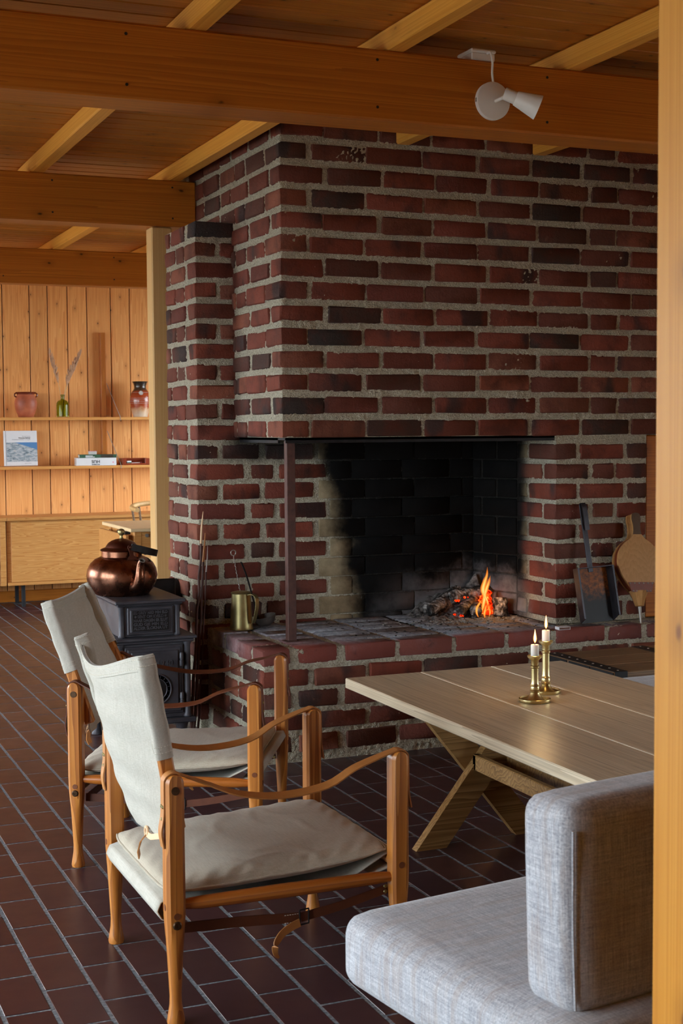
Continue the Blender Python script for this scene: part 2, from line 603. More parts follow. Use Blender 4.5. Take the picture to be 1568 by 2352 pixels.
    base = t.ramp(oi.outputs['Random'], [(0.0, srgb(56, 31, 36)), (0.35, srgb(66, 37, 41)), (0.7, srgb(74, 44, 45)), (1.0, srgb(60, 39, 47))])
    n = t.noise(v, 14, 5, 0.6)
    col = t.mix(t.math('MULTIPLY', n, 0.4), base, srgb(50, 30, 35))
    sp_ = t.noise(v, 320, 2, 0.5)
    col = t.mix(t.math('MULTIPLY', t.smooth(sp_, 0.70, 0.80), 0.35), col, srgb(170, 120, 110))
    t.bump(t.noise(v, 30, 4, 0.6), 0.08, 0.002)
    rg = t.math('MULTIPLY_ADD', n, 0.16)
    t.t.nodes[-1].inputs[2].default_value = 0.26
    m['tile'] = t.set(col, rg, 0, 0.5)
    t = NT('grey_grout')
    v = t.coord('Object', rnd=False)
    n = t.noise(v, 90, 5, 0.7)
    col = t.ramp(n, [(0.3, srgb(74, 78, 82)), (0.5, srgb(114, 118, 124)), (0.7, srgb(156, 160, 166))])
    t.bump(n, 0.6, 0.003)
    m['grout'] = t.set(col, 0.85, 0, 0.3)
    # metals
    def metal(name, dark, light, rough, met=1.0, sc=12, bump=0.05, spec=0.5):
        t = NT(name)
        v = t.coord()
        n = t.noise(v, sc, 5, 0.6)
        c = t.ramp(n, [(0.3, dark), (0.7, light)])
        r = t.math('MULTIPLY_ADD', n, 0.22)
        t.t.nodes[-1].inputs[2].default_value = rough-0.08
        t.bump(t.noise(v, sc*6, 4), bump, 0.002)
        return t.set(c, r, met, spec)
    m['iron'] = metal('cast_iron', srgb(54, 52, 58), srgb(76, 74, 80), 0.45, 0.3, 10, 0.25)
    m['ironlight'] = metal('cast_iron_side', srgb(62, 60, 66), srgb(86, 86, 92), 0.42, 0.3, 10, 0.2)
    m['blackiron'] = metal('black_iron', srgb(24, 22, 22), srgb(44, 40, 40), 0.5, 0.5, 20, 0.2)
    m['rust'] = metal('rusty_steel', srgb(70, 44, 40), srgb(96, 62, 54), 0.6, 0.2, 40, 0.2)
    m['lintel'] = metal('sooty_steel', srgb(20, 18, 20), srgb(36, 34, 38), 0.5, 0.5, 30, 0.1)
    m['copper'] = metal('aged_copper', srgb(92, 58, 46), srgb(172, 118, 92), 0.24, 1.0, 16, 0.04)
    m['copperdark'] = metal('dark_copper', srgb(80, 48, 40), srgb(120, 76, 62), 0.34, 1.0, 12, 0.05)
    m['brass'] = metal('brass', srgb(186, 166, 108), srgb(228, 212, 160), 0.3, 1.0, 14, 0.03)
    m['brassdull'] = metal('dull_brass', srgb(142, 128, 86), srgb(188, 174, 124), 0.42, 1.0, 10, 0.05)
    m['ladle'] = metal('sooty_iron', srgb(58, 50, 46), srgb(92, 82, 76), 0.5, 0.4, 30, 0.3)
    m['bronze'] = metal('dark_bronze', srgb(66, 48, 34), srgb(106, 80, 58), 0.4, 0.9, 60, 0.05)
    m['pan'] = metal('shovel_steel', srgb(34, 32, 36), srgb(66, 64, 70), 0.4, 0.6, 20, 0.1)
    # rusty inside of the shovel: brown above, soot-black below
    t = NT('shovel_inside')
    v = t.coord('Object', rnd=False)
    sp2 = t.n('ShaderNodeSeparateXYZ')
    t.l(v, sp2.inputs[0])
    nz = t.noise(v, 30, 5, 0.7)
    h = t.math('ADD', sp2.outputs[2], t.math('MULTIPLY', nz, 0.12))
    f = t.smooth(h, 0.16, 0.24)
    rust = t.ramp(t.noise(v, 60, 5, 0.7), [(0.35, srgb(60, 30, 12)), (0.6, srgb(140, 74, 20)), (0.8, srgb(170, 100, 36))])
    c = t.mix(f, srgb(26, 25, 27), rust)
    m['panin'] = t.set(c, 0.5, 0.2, 0.4)
    # cloth
    def canvas(name, c1, c2):
        t = NT(name)
        v1 = t.coord(scale=(1, 0.06, 1))
        v2 = t.coord(scale=(0.2, 1, 0.06))
        a = t.noise(v1, 420, 2, 0.6)
        b = t.noise(v2, 420, 2, 0.6)
        w = t.math('MULTIPLY', t.math('ADD', a, b), 0.5)
        big = t.noise(t.coord(), 5, 4, 0.6)
        c = t.ramp(t.math('ADD', t.math('MULTIPLY', w, 0.7), t.math('MULTIPLY', big, 0.3)), [(0.3, c1), (0.65, c2)])
        sl = t.noise(t.coord(), 160, 2, 0.5)
        c = t.mix(t.math('MULTIPLY', t.smooth(sl, 0.72, 0.78), 0.5), c, srgb(120, 92, 60))
        t.bump(w, 0.35, 0.0012)
        return t.set(c, 0.9, 0, 0.15, Sheen_Weight=0.15)
    m['canvas'] = canvas('linen_canvas', srgb(168, 163, 149), srgb(202, 197, 186))
    m['cushion'] = canvas('linen_cushion', srgb(166, 154, 134), srgb(196, 186, 168))
    t = NT('grey_wool')
    a = t.noise(t.coord(scale=(0.05, 1, 1), rnd=False), 330, 3, 0.65)
    b = t.noise(t.coord(scale=(1, 0.05, 1), rnd=False), 330, 3, 0.65)
    c_ = t.noise(t.coord(scale=(1, 1, 0.05), rnd=False), 330, 3, 0.65)
    w = t.math('MULTIPLY', t.math('ADD', t.math('ADD', a, b), c_), 0.3333)
    col = t.ramp(w, [(0.34, srgb(122, 122, 128)), (0.46, srgb(160, 160, 166)), (0.54, srgb(184, 184, 188)), (0.66, srgb(216, 216, 218))])
    tint = t.noise(t.coord(scale=(0.12, 1, 0.12), rnd=False), 60, 3, 0.6)
    col = t.mix(t.math('MULTIPLY', t.smooth(tint, 0.45, 0.65), 0.35), col, srgb(158, 138, 124))
    t.bump(w, 0.5, 0.0015)
    m['wool'] = t.set(col, 0.95, 0, 0.1, Sheen_Weight=0.2)
    m['wooldark'] = plain('wool_seam', srgb(70, 72, 80), 0.9)
    # leather
    m['tan'] = plain('tan_leather', srgb(186, 124, 66), 0.5, var=0.22, nscale=40, bump=0.1)
    m['brownleather'] = plain('brown_leather', srgb(98, 50, 28), 0.5, var=0.25, nscale=40, bump=0.1)
    m['palehide'] = plain('pale_hide', srgb(224, 186, 146), 0.55, var=0.1, nscale=40)
    m['redleather'] = plain('red_brown_leather', srgb(110, 46, 24), 0.4, var=0.2, nscale=40)
    m['stitch'] = plain('stitching', srgb(224, 218, 204), 0.8)
    # small things
    m['white'] = plain('white_plastic', srgb(236, 232, 226), 0.4, var=0.02)
    m['paper'] = plain('white_paper', srgb(226, 226, 228), 0.6, var=0.03)
    m['pages'] = plain('book_pages', srgb(196, 192, 186), 0.8, var=0.1, nscale=90)
    m['ink'] = plain('dark_ink', srgb(52, 52, 56), 0.6)
    m['greyink'] = plain('grey_ink', srgb(130, 130, 134), 0.6)
    m['cream'] = plain('cream_inlay', srgb(232, 218, 192), 0.5, var=0.04)
    m['gap'] = plain('dark_gap', srgb(60, 32, 14), 0.9)
    m['wornwood'] = plain('handled_dark_wood', srgb(74, 50, 28), 0.5, var=0.35, nscale=40)
    m['pink'] = plain('pink_print', srgb(226, 120, 150), 0.6)
    m['green'] = plain('green_print', srgb(58, 92, 70), 0.5, var=0.3)
    m['photo2'] = plain('dark_photo_print', srgb(60, 52, 44), 0.5, var=0.6, nscale=120)
    m['wax'] = NT('candle_wax').set(srgb(238, 232, 226), 0.45, 0, 0.4, Subsurface_Weight=0.4, Subsurface_Scale=0.02)
    m['wick'] = plain('burnt_wick', srgb(30, 24, 20), 0.9)
    m['dowel'] = plain('dark_dowel', srgb(120, 66, 36), 0.4, var=0.2)
    m['nail'] = plain('dark_nail', srgb(40, 30, 24), 0.6)
    m['graywire'] = plain('steel_rod', srgb(150, 142, 134), 0.4, 0.6)
    m['black'] = plain('black_paint', srgb(26, 28, 32), 0.5)
    t = NT('terracotta')
    n = t.noise(t.coord(), 10, 4, 0.6)
    m['terra'] = t.set(t.ramp(n, [(0.3, srgb(150, 74, 48)), (0.6, srgb(190, 104, 70)), (0.8, srgb(204, 126, 92))]), 0.5, 0, 0.4)
    m['terraglaze'] = plain('terracotta_glaze', srgb(110, 48, 30), 0.25, var=0.3)
    t = NT('glazed_vase')
    v = t.coord('Object', rnd=False)
    s3 = t.n('ShaderNodeSeparateXYZ')
    t.l(v, s3.inputs[0])
    h = t.math('ADD', s3.outputs[2], t.math('MULTIPLY', t.noise(v, 30, 4), 0.05))
    m['vase'] = t.set(t.ramp(t.math('MULTIPLY', h, 3.4), [(0.10, srgb(222, 206, 184)), (0.28, srgb(206, 160, 120)), (0.36, srgb(170, 74, 40)), (0.74, srgb(158, 66, 34)), (0.80, srgb(70, 52, 38)), (0.97, srgb(48, 40, 32))]), 0.2, 0, 0.6)
    m['glass'] = NT('green_glass').set(srgb(196, 214, 110), 0.05, 0, 0.5, Transmission_Weight=1.0, IOR=1.25)
    m['reed'] = plain('dry_reed', srgb(212, 178, 136), 0.9, var=0.3)
    m['plume'] = plain('reed_plume', srgb(200, 158, 126), 0.95, var=0.4, nscale=80)
    m['tray'] = plain('red_wood_tray', srgb(150, 66, 40), 0.3, var=0.2)
    # coals and fire
    t = NT('charred_log')
    v = t.coord()
    vo = t.n('ShaderNodeTexVoronoi', feature='DISTANCE_TO_EDGE')
    vo.inputs['Scale'].default_value = 46
    t.l(v, vo.inputs['Vector'])
    n = t.noise(v, 26, 5, 0.7)
    c = t.ramp(n, [(0.36, srgb(26, 24, 24)), (0.48, srgb(70, 66, 64)), (0.58, srgb(160, 156, 152)), (0.72, srgb(206, 202, 198))])
    t.bump(t.math('ADD', vo.outputs['Distance'], n), 1.0, 0.012)
    m['char'] = t.set(c, 0.9, 0, 0.2)
    t = NT('ember_glow')
    n = t.noise(t.coord(), 60, 4, 0.7)
    e = t.n('ShaderNodeEmission')
    t.l(t.ramp(n, [(0.36, (0.02, 0.001, 0.0)), (0.46, (0.5, 0.01, 0.001)), (0.56, (1.0, 0.05, 0.004)), (0.68, (1.0, 0.30, 0.04)), (0.8, (1.0, 0.7, 0.25))]), e.inputs[0])
    e.inputs[1].default_value = 2.2
    t.l(e.outputs[0], t.out.inputs[0])
    m['ember'] = t.m
    t = NT('ash')
    n = t.noise(t.coord('Object', rnd=False), 55, 6, 0.75)
    c = t.ramp(n, [(0.32, srgb(40, 38, 38)), (0.5, srgb(120, 116, 114)), (0.68, srgb(176, 170, 168))])
    t.bump(n, 1.0, 0.01)
    m['ash'] = t.set(c, 0.95, 0, 0.1)
    m['flake'] = plain('ash_flake', srgb(150, 146, 140), 0.95, var=0.5, nscale=60)
    def flame(name, strength, alpha, lo=(1.0, 0.22, 0.02), mid=(1.0, 0.42, 0.08), hi=(1.0, 0.30, 0.05)):
        t = NT(name)
        tc = t.n('ShaderNodeTexCoord')
        s = t.n('ShaderNodeSeparateXYZ')
        t.l(tc.outputs['Generated'], s.inputs[0])
        c = t.ramp(s.outputs[2], [(0.0, lo), (0.4, mid), (1.0, hi)])
        e = t.n('ShaderNodeEmission')
        t.l(c, e.inputs[0])
        e.inputs[1].default_value = strength
        tr = t.n('ShaderNodeBsdfTransparent')
        mx = t.n('ShaderNodeMixShader')
        mx.inputs[0].default_value = alpha
        t.l(tr.outputs[0], mx.inputs[1])
        t.l(e.outputs[0], mx.inputs[2])
        t.l(mx.outputs[0], t.out.inputs[0])
        return t.m
    m['flame'] = flame('wood_flame_mantle', 1.1, 0.38, (1.0, 0.16, 0.01), (1.0, 0.28, 0.03), (1.0, 0.22, 0.02))
    m['flamemid'] = flame('wood_flame', 1.7, 0.55, (1.0, 0.25, 0.02), (1.0, 0.45, 0.09), (1.0, 0.34, 0.05))
    m['flamecore'] = flame('wood_flame_core', 2.4, 0.8, (1.0, 0.40, 0.06), (1.0, 0.72, 0.32), (1.0, 0.55, 0.16))
    m['candleflame'] = flame('candle_flame', 6.0, 0.92, (1.0, 0.5, 0.15), (1.0, 0.86, 0.55), (1.0, 0.72, 0.35))
    m['candlehalo'] = flame('candle_flame_mantle', 2.0, 0.5, (1.0, 0.35, 0.05), (1.0, 0.45, 0.1), (1.0, 0.35, 0.06))
    m['wallwhite'] = plain('room_wall', srgb(190, 138, 84), 0.8, var=0.05, nscale=6)
    m['ground'] = plain('gravel_yard', srgb(148, 146, 138), 0.95, var=0.3, nscale=2)

def soot_shade_masks(t):
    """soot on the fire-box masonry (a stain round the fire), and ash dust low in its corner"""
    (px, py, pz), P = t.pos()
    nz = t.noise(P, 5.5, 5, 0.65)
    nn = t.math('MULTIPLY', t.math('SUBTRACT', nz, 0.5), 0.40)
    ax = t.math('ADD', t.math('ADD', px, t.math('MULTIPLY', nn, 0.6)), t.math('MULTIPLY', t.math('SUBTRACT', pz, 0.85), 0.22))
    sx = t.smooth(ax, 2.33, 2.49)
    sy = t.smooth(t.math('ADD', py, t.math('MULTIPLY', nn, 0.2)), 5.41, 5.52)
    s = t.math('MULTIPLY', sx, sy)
    # smoke ring under the hood, with the shade there painted in
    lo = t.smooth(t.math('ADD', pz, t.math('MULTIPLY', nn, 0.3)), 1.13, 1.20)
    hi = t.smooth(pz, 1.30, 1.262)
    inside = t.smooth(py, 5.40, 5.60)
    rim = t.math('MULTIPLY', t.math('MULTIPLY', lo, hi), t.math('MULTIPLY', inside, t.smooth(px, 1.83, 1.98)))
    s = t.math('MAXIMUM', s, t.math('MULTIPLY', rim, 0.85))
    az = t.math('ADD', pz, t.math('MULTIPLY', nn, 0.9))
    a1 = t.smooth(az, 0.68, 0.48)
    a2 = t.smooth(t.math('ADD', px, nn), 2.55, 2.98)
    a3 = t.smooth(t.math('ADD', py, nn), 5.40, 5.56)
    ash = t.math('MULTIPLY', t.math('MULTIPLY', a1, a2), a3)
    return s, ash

mats()
# ------------------------------------------------------------------ the room shell
YB = 5.80           # front of the brick back wall
XL = 1.773          # its free left end
HX, HY = 1.942, 5.214   # front left corner of the chimney hood
HZ = 1.264          # underside of the hood
ZT = 0.45           # top of the hearth
ZJ = 2.437          # underside of the joists, top of the beams
ZC = 2.507          # underside of the ceiling boards
YF = 10.80          # far wall

def struct(name, mb, mat, parent=None):
    o = mb.build(name, mat, parent, smooth=0)
    o['kind'] = 'structure'
    return o

# ground outside the windows
struct('ground', MB().box(-40, 40, -40, 40, -0.45, -0.25), MAT['ground'])
# left wall: sill, head and the piers between the windows
w = MB()
w.box(WX-0.12, WX, -1.6, YF+0.15, -0.2, 0.30)
w.box(WX-0.12, WX, -1.6, YF+0.15, 2.10, 2.75)
ys = [-1.6]+[q for a in WIN for q in a[:2]]+[YF+0.15]
for k in range(0, len(ys), 2):
    w.box(WX-0.12, WX, ys[k], ys[k+1], 0.30, 2.10)
struct('wall_left', w, MAT['wallwhite'])
struct('wall_front', MB().box(WX-0.12, 4.75, -1.7, -1.6, -0.2, 2.75), MAT['wallwhite'])
w = MB()
ys = [-1.6]+[q for a in FILL_WINR for q in a[:2]]+[YF+0.15]
for k in range(0, len(ys), 2):
    w.box(RX, RX+.1, ys[k], ys[k+1], -0.2, 2.75)
for (y0, y1, z0, z1) in FILL_WINR:
    w.box(RX, RX+.1, y0, y1, -0.2, z0)
    w.box(RX, RX+.1, y0, y1, z1, 2.75)
struct('wall_right', w, MAT['wallwhite'])
for i, (y0, y1, z0, z1) in enumerate(WIN):
    f = MB()
    for (a, b, c, d) in ((y0, y0+.05, z0, z1), (y1-.05, y1, z0, z1), (y0+.05, y1-.05, z0, z0+.05), (y0+.05, y1-.05, z1-.05, z1)):
        f.box(WX-0.09, WX-0.02, a, b, c, d)
    struct('window_%d' % (i+1), f, MAT['pale'])

# floor: grout bed with clinker tiles proud of it
floor = struct('floor', MB().box(WX-0.12, 4.75, -1.7, YF+0.15, -0.2, -0.0010), MAT['grout'])
TW, TL = 0.1110, 0.2210
X0, Y0 = 0.7095, 3.2240
def project(p):
    d = Vector(p)-Vector((0, 0, CAM_H))
    z = d.dot(fw)
    if z < 0.1: return None
    return (784+3240*d.dot(rt)/z, 1176-3240*d.dot(up)/z, z)
tiles = []
for i in range(-30, 38):
    xa = X0+(i-1)*TW
    off = 0.0 if (i % 2 == 0) else TL/2
    for j in range(-22, 36):
        ya = Y0+off+j*TL
        if ya+TL > YF or ya < -1.6 or xa < WX or xa > 4.6: continue
        tiles.append((xa, ya))
def tile_score(q):
    p = project((q[0]+TW/2, q[1]+TL/2, 0))
    if p is None: return 1e9
    x, y, z = p
    if x < -90 or x > 1540 or y > 2470: return 1e9
    if q[1] > 4.95 and q[0] > 1.72: return 1e9          # under and behind the hearth
    # behind the sofa
    if x > 1180 and y > 1850: return 1e9
    if y > 2060+ (1165-x)*0.2 and x > 930: return 1e9
    return z
order = sorted(tiles, key=tile_score)
tmesh = []
for k in range(6):
    tmesh.append(MB().box(-TW/2+.0045, TW/2-.0045, -TL/2+.0035, TL/2-.0035, -0.012, 0.0, 0.0013, jit=0.0004).mesh('tile', MAT['tile'], 30))
for q in order[:300]:
    o = bpy.data.objects.new('tile', random.choice(tmesh))
    o.location = (q[0]+TW/2, q[1]+TL/2, random.uniform(-0.0004, 0.0))
    link(o, floor)
rest = MB()
for q in order[300:]:
    dz = random.uniform(-0.0004, 0.0)
    rest.box(q[0]+.0045, q[0]+TW-.0045, q[1]+.0035, q[1]+TL-.0035, -0.012, dz, 0.0013)
tag(rest.build('tile_field', MAT['tile'], floor, smooth=30), kind='stuff')

# ceiling: boards laid across the joists
ceil = struct('ceiling', MB().box(WX-0.12, 4.75, -1.7, YF+0.15, ZC+0.02, ZC+0.25), MAT['ceil'])
BW = 0.098
y = -1.6
pl = MB().box(-3.65, 3.65, -BW/2+.0014, BW/2-.0014, 0, 0.02, 0.005).mesh('plank', MAT['ceil'], 30)
k = 0
while y < YF:
    o = bpy.data.objects.new('plank', pl)
    o.location = (1.04+random.uniform(-.04, .04), y+BW/2, ZC+random.uniform(0, .0015))
    link(o, ceil)
    y += BW
    k += 1

# far wall: upright boards of uneven width
far = struct('wall_far', MB().box(WX-0.12, 4.75, YF+0.02, YF+0.15, -0.2, 2.75), MAT['gap'])
xs = [1.20, 1.36, 1.52, 1.66, 1.795, 1.997, 2.134, 2.285, 2.435, 2.620, 2.770, 2.93, 3.08, 3.25, 3.40]
x = 1.20
while x > WX+0.2:
    nx = x-random.choice([.14, .15, .165, .19])
    xs.insert(0, nx)
    x = nx
for a, b in zip(xs[:-1], xs[1:]):
    o = MB().box(-(b-a)/2+.0032, (b-a)/2-.0032, 0, 0.02, 0, 2.5, 0.004).build('board', MAT['panel'], far, smooth=30)
    o.location = ((a+b)/2, YF+random.uniform(0, .001), 0.0)
struct('baseboard_far', MB().box(WX, 4.6, YF-0.025, YF-0.001, 0, 0.085, 0.004), MAT['beam'])

# ------------------------------------------------------------------ beams, joists, posts
def beam(name, x0, x1, y0, y1, z0, z1, mat, label, cat, group=None, nails=None):
    c = Vector(((x0+x1)/2, (y0+y1)/2, z0))
    root = empty(name, c, label=label, cat=cat, group=group)
    MB().box(x0-c.x, x1-c.x, y0-c.y, y1-c.y, 0, z1-z0, 0.006).build('timber', mat, root)
    for (nx, ny, nz) in nails or []:
        MB().tube([(nx-c.x, ny-c.y+.003, nz-c.z), (nx-c.x, ny-c.y-.001, nz-c.z)], 0.0045, 10).build('nail_head', MAT['nail'], root)
    return root
nl = [(x+dx, 3.93, z) for x, dx in ((1.22, -.21), (1.84, -.06), (2.47, -.10), (0.59, 0.06)) for z in (2.405, 2.265)]
beam('ceiling_beam', WX, 4.65, 3.93, 4.085, 2.227, ZJ, MAT['beam'], 'broad dark pine ceiling beam nearest the viewer, carrying the white spotlight', 'beam', 'pine ceiling beams', nl)
nl = [(x, 6.32, z) for x in (1.28, 1.83, 0.66) for z in (2.405, 2.265)]
beam('ceiling_beam', WX, 1.942, 6.32, 6.46, 2.227, ZJ, MAT['beam'], 'pine ceiling beam whose end rests on the brick wall beside the chimney', 'beam', 'pine ceiling beams', nl)
nl = [(2.20, 8.955, 2.40), (2.20, 8.955, 2.26), (1.5, 8.955, 2.26)]
beam('ceiling_beam', WX, 4.65, 8.957, 9.07, 2.217, ZJ, MAT['beam'], 'farthest pine ceiling beam, in front of the panelled wall with the shelves', 'beam', 'pine ceiling beams', nl)
jl = [(1.19, 'pine joist over the near beam, leftmost in view'), (1.813, 'pine joist passing close beside the left side of the brick chimney'),
      (2.44, 'pine joist ending on the brick chimney face, left of the white spotlight'), (3.07, 'pine joist ending on the brick chimney face, right of the white spotlight')]
for x, lab in jl:
    y1 = 10.78 if x < 1.9 else HY-0.002
    beam('ceiling_joist', x, x+.062, -1.58, y1, ZJ+.001, ZC-.001, MAT['joist'], lab, 'joist', 'pine ceiling joists')
beam('ceiling_joist', 2.44, 2.502, 7.6, 10.78, ZJ+.001, ZC-.001, MAT['joist'], 'pine joist in the far room, behind the pale post and chimney', 'joist', 'pine ceiling joists')
p = beam('wooden_post', 1.063, 1.163, 1.40, 1.502, 0, 2.435, MAT['post'], 'tall varnished pine post at the right edge, nearest the viewer', 'post')
beam('wooden_post', 1.7325, 1.83, 6.335, 6.43, 0, 2.226, MAT['pale'], 'pale pine post under the second beam, beside the brick wall end', 'post')
beam('wooden_post', 3.665, 3.75, 5.235, 5.32, ZT, HZ-.003, MAT['beam'], 'dark narrow wooden post at the right end of the brick pier', 'post')

# ------------------------------------------------------------------ masonry
_bm = {}
def brick(parent, x0, x1, y0, y1, z0, z1, mat='brick', jit=0.0030, bev=0.006, j=0.004):
    if mat != 'hbrick':
        x0 -= .0015; x1 += .0015; z0 -= .0015; z1 += .001
    x0 += random.uniform(-j, j)*.6; x1 += random.uniform(-j, j)*.6
    z0 += random.uniform(-j, j)*.7; z1 += random.uniform(-j, j)*.7
    lx, ly, lz = x1-x0, y1-y0, z1-z0
    key = (round(lx, 2), round(ly, 2), round(lz, 2), mat, random.randrange(5))
    if key not in _bm:
        _bm[key] = MB().box(-key[0]/2, key[0]/2, -key[1]/2, key[1]/2, -key[2]/2, key[2]/2, bev, jit=jit).mesh('brick', MAT[mat], 50)
    o = bpy.data.objects.new('brick', _bm[key])
    o.location = ((x0+x1)/2, (y0+y1)/2, (z0+z1)/2)
    o.scale = (lx/key[0], ly/key[1], lz/key[2])
    o.rotation_euler = (random.uniform(-.006, .006), random.uniform(-.008, .008), random.uniform(-.006, .006))
    link(o, parent)
    return o

def panel(mb, o, u, v, n, ul, vl, step=0.005, amp=0.0052, base=-0.0054, seed=0, mask=None):
    """rough mortar skin: a displaced grid on the plane o + u*a + v*b, pushed along n"""
    o, u, v, n = map(Vector, (o, u, v, n))
    nu, nv = max(2, int(ul/step)), max(2, int(vl/step))
    a = np.linspace(0, ul, nu)
    b = np.linspace(0, vl, nv)
    A, B = np.meshgrid(a, b, indexing='ij')
    d = (vnoise(A*22+seed*7.7, B*22, seed)-.5)*0.7+(vnoise(A*75, B*75, seed+1)-.5)*0.7+(vnoise(A*150, B*150, seed+2)-.5)*1.1
    D = base+amp*d
    D[0, :] = D[-1, :] = base
    D[:, 0] = D[:, -1] = base
    vs, fs = [], []
    P = np.zeros((nu, nv, 3))
    for k in range(3):
        P[:, :, k] = o[k]+u[k]*A+v[k]*B+n[k]*D
    vs = P.reshape(-1, 3).tolist()
    flip = u.cross(v).dot(n) < 0
    for i in range(nu-1):
        r = i*nv
        for j in range(nv-1):
            q = (r+j, r+nv+j, r+nv+j+1, r+j+1)
            fs.append(q[::-1] if flip else q)
    mb.add(vs, fs)

MG = 0.0045
# --- chimney: hood + pier, one brickwork mass
chim = empty('brick_chimney', (0, 0, 0), label='dark red brick chimney hood and pier with rough mortar over the open fire', cat='chimney')
m = MB()
m.box(HX+.012, 3.9, HY+.012, HY+.105, HZ, 2.505)
m.box(HX+.012, HX+.105, HY+.105, 6.62, HZ, 2.505)
m.box(3.19+.012, 3.65, HY+.012, YB-.002, ZT+.002, HZ)
m.box(3.65, 3.9, HY+.10, YB-.002, ZT+.002, HZ)
panel(m, (HX+.0054, HY, HZ), (1, 0, 0), (0, 0, 1), (0, -1, 0), 1.95, 1.24, seed=1)
panel(m, (HX, HY+.0054, HZ), (0, 1, 0), (0, 0, 1), (-1, 0, 0), 1.4, 1.24, seed=2)
panel(m, (3.1954, HY, ZT), (1, 0, 0), (0, 0, 1), (0, -1, 0), .46, HZ-ZT, seed=3)
panel(m, (3.19, HY+.0054, ZT), (0, 1, 0), (0, 0, 1), (-1, 0, 0), .33, HZ-ZT, seed=4)
m.build('mortar', MAT['mortar'], chim, smooth=80)
CH = 0.0903
FA = [(2.066, 2.294), (2.309, 2.552), (2.568, 2.804), (2.820, 3.056), (3.072, 3.304), (3.320, 3.555), (3.571, 3.80)]
FB = [(2.134, 2.365), (2.381, 2.604), (2.620, 2.853), (2.869, 3.096), (3.112, 3.349), (3.365, 3.490), (3.506, 3.74)]
SA = [(5.405, 5.623), (5.642, 5.757), (5.777, 5.965), (5.985, 6.20), (6.22, 6.44)]
SB = [(5.352, 5.567), (5.602, 5.808), (5.833, 5.954), (5.975, 6.19), (6.21, 6.43)]
for k in range(14):
    z0 = HZ+k*CH+(0.0 if k == 0 else 0.006)
    z1 = z0+(.066 if k == 0 else .064)
    if k == 0: z0, z1 = HZ+.002, HZ+.066
    z1 = min(z1, 2.500)
    A = k % 2 == 0
    e = random.uniform(-.012, .012)
    brick(chim, HX, HX+(.111 if A else .178), HY, HY+(.171 if A else .108), z0, z1)
    for (a, b) in (FA if A else FB):
        brick(chim, a+e, b+e, HY-random.uniform(-.0015, .003), HY+.09, z0, z1)
        e = e*.7+random.uniform(-.005, .005)
    for (a, b) in (SA if A else SB):
        if a > 5.79 and z1 < 2.15: continue
        brick(chim, HX-random.uniform(-.001, .002), HX+.09, a, b, z0, z1)
# pier: front and jamb
PC = 0.0862
for k in range(9):
    z0 = ZT+.022+k*PC
    z1 = z0+.063
    A = k % 2 == 0
    if A:   # corner brick shows its long side on the jamb
        brick(chim, 3.19, 3.294, HY, HY+.224, z0, z1)
        brick(chim, 3.19, 3.29, HY+.245, HY+.325, z0, z1, 'fbrick')
        brick(chim, 3.314, 3.537, HY, HY+.1, z0, z1)
        brick(chim, 3.558, 3.655, HY, HY+.1, z0, z1)
    else:
        brick(chim, 3.19, 3.355, HY, HY+.095, z0, z1)
        brick(chim, 3.19, 3.29, HY+.115, HY+.325, z0, z1)
        brick(chim, 3.379, 3.482, HY, HY+.1, z0, z1)
        brick(chim, 3.503, 3.655, HY, HY+.1, z0, z1)
# steel angle under the hood
l = MB()
l.box(HX+.02, 3.19, HY+.012, HY+.10, HZ-.010, HZ-.001)
l.box(HX+.02, 3.19, HY+.012, HY+.020, HZ-.022, HZ-.001)
l.build('lintel', MAT['lintel'], chim)
l = MB()
l.box(HX+.020, HX+.10, HY+.10, YB-.01, HZ-.010, HZ-.001)
l.box(HX+.020, HX+.028, HY+.10, YB-.01, HZ-.022, HZ-.001)
l.build('lintel', MAT['lintel'], chim)
# post carrying the hood corner
sp = empty('steel_post', (1.99, 5.258, ZT), label='slim rusty steel post standing on the hearth under the hood corner', cat='post')
MB().box(-.018, .018, -.016, .016, .0, HZ-.011-ZT, .002).build('shaft', MAT['rust'], sp)
MB().box(-.03, .03, -.026, .026, .0, .003, .001).build('base_plate', MAT['rust'], sp)

# --- back wall with its free end
wb = empty('wall_back', (0, 0, 0), kind='structure')
m = MB()
m.box(XL+.012, 3.9, YB+.012, 6.245, 0, 2.18)
m.box(HX+.15, 3.9, YB+.05, 6.6, 2.18, 2.505)
panel(m, (XL+.0054, YB, 0.0), (1, 0, 0), (0, 0, 1), (0, -1, 0), 1.46, 1.40, seed=5)
panel(m, (XL+.0054, YB, 1.40), (1, 0, 0), (0, 0, 1), (0, -1, 0), .20, .78, seed=6)
panel(m, (XL, YB+.0054, 0.0), (0, 1, 0), (0, 0, 1), (-1, 0, 0), .45, 2.18, seed=7)
m.build('mortar', MAT['mortar'], wb, smooth=80)
BC = 0.0862
EA = [(5.975, 6.085), (6.105, 6.255)]
EB = [(5.955, 6.160), (6.190, 6.255)]
R1 = [(1.888, 2.056), (2.085, 2.305)]
R2 = [(2.018, 2.118), (2.147, 2.366)]
FR1 = [(2.334, 2.552), (2.559, 2.798), (2.805, 3.043), (3.050, 3.20)]
FR2 = [(2.388, 2.488), (2.495, 2.734), (2.741, 2.979), (2.986, 3.20)]
k = -5
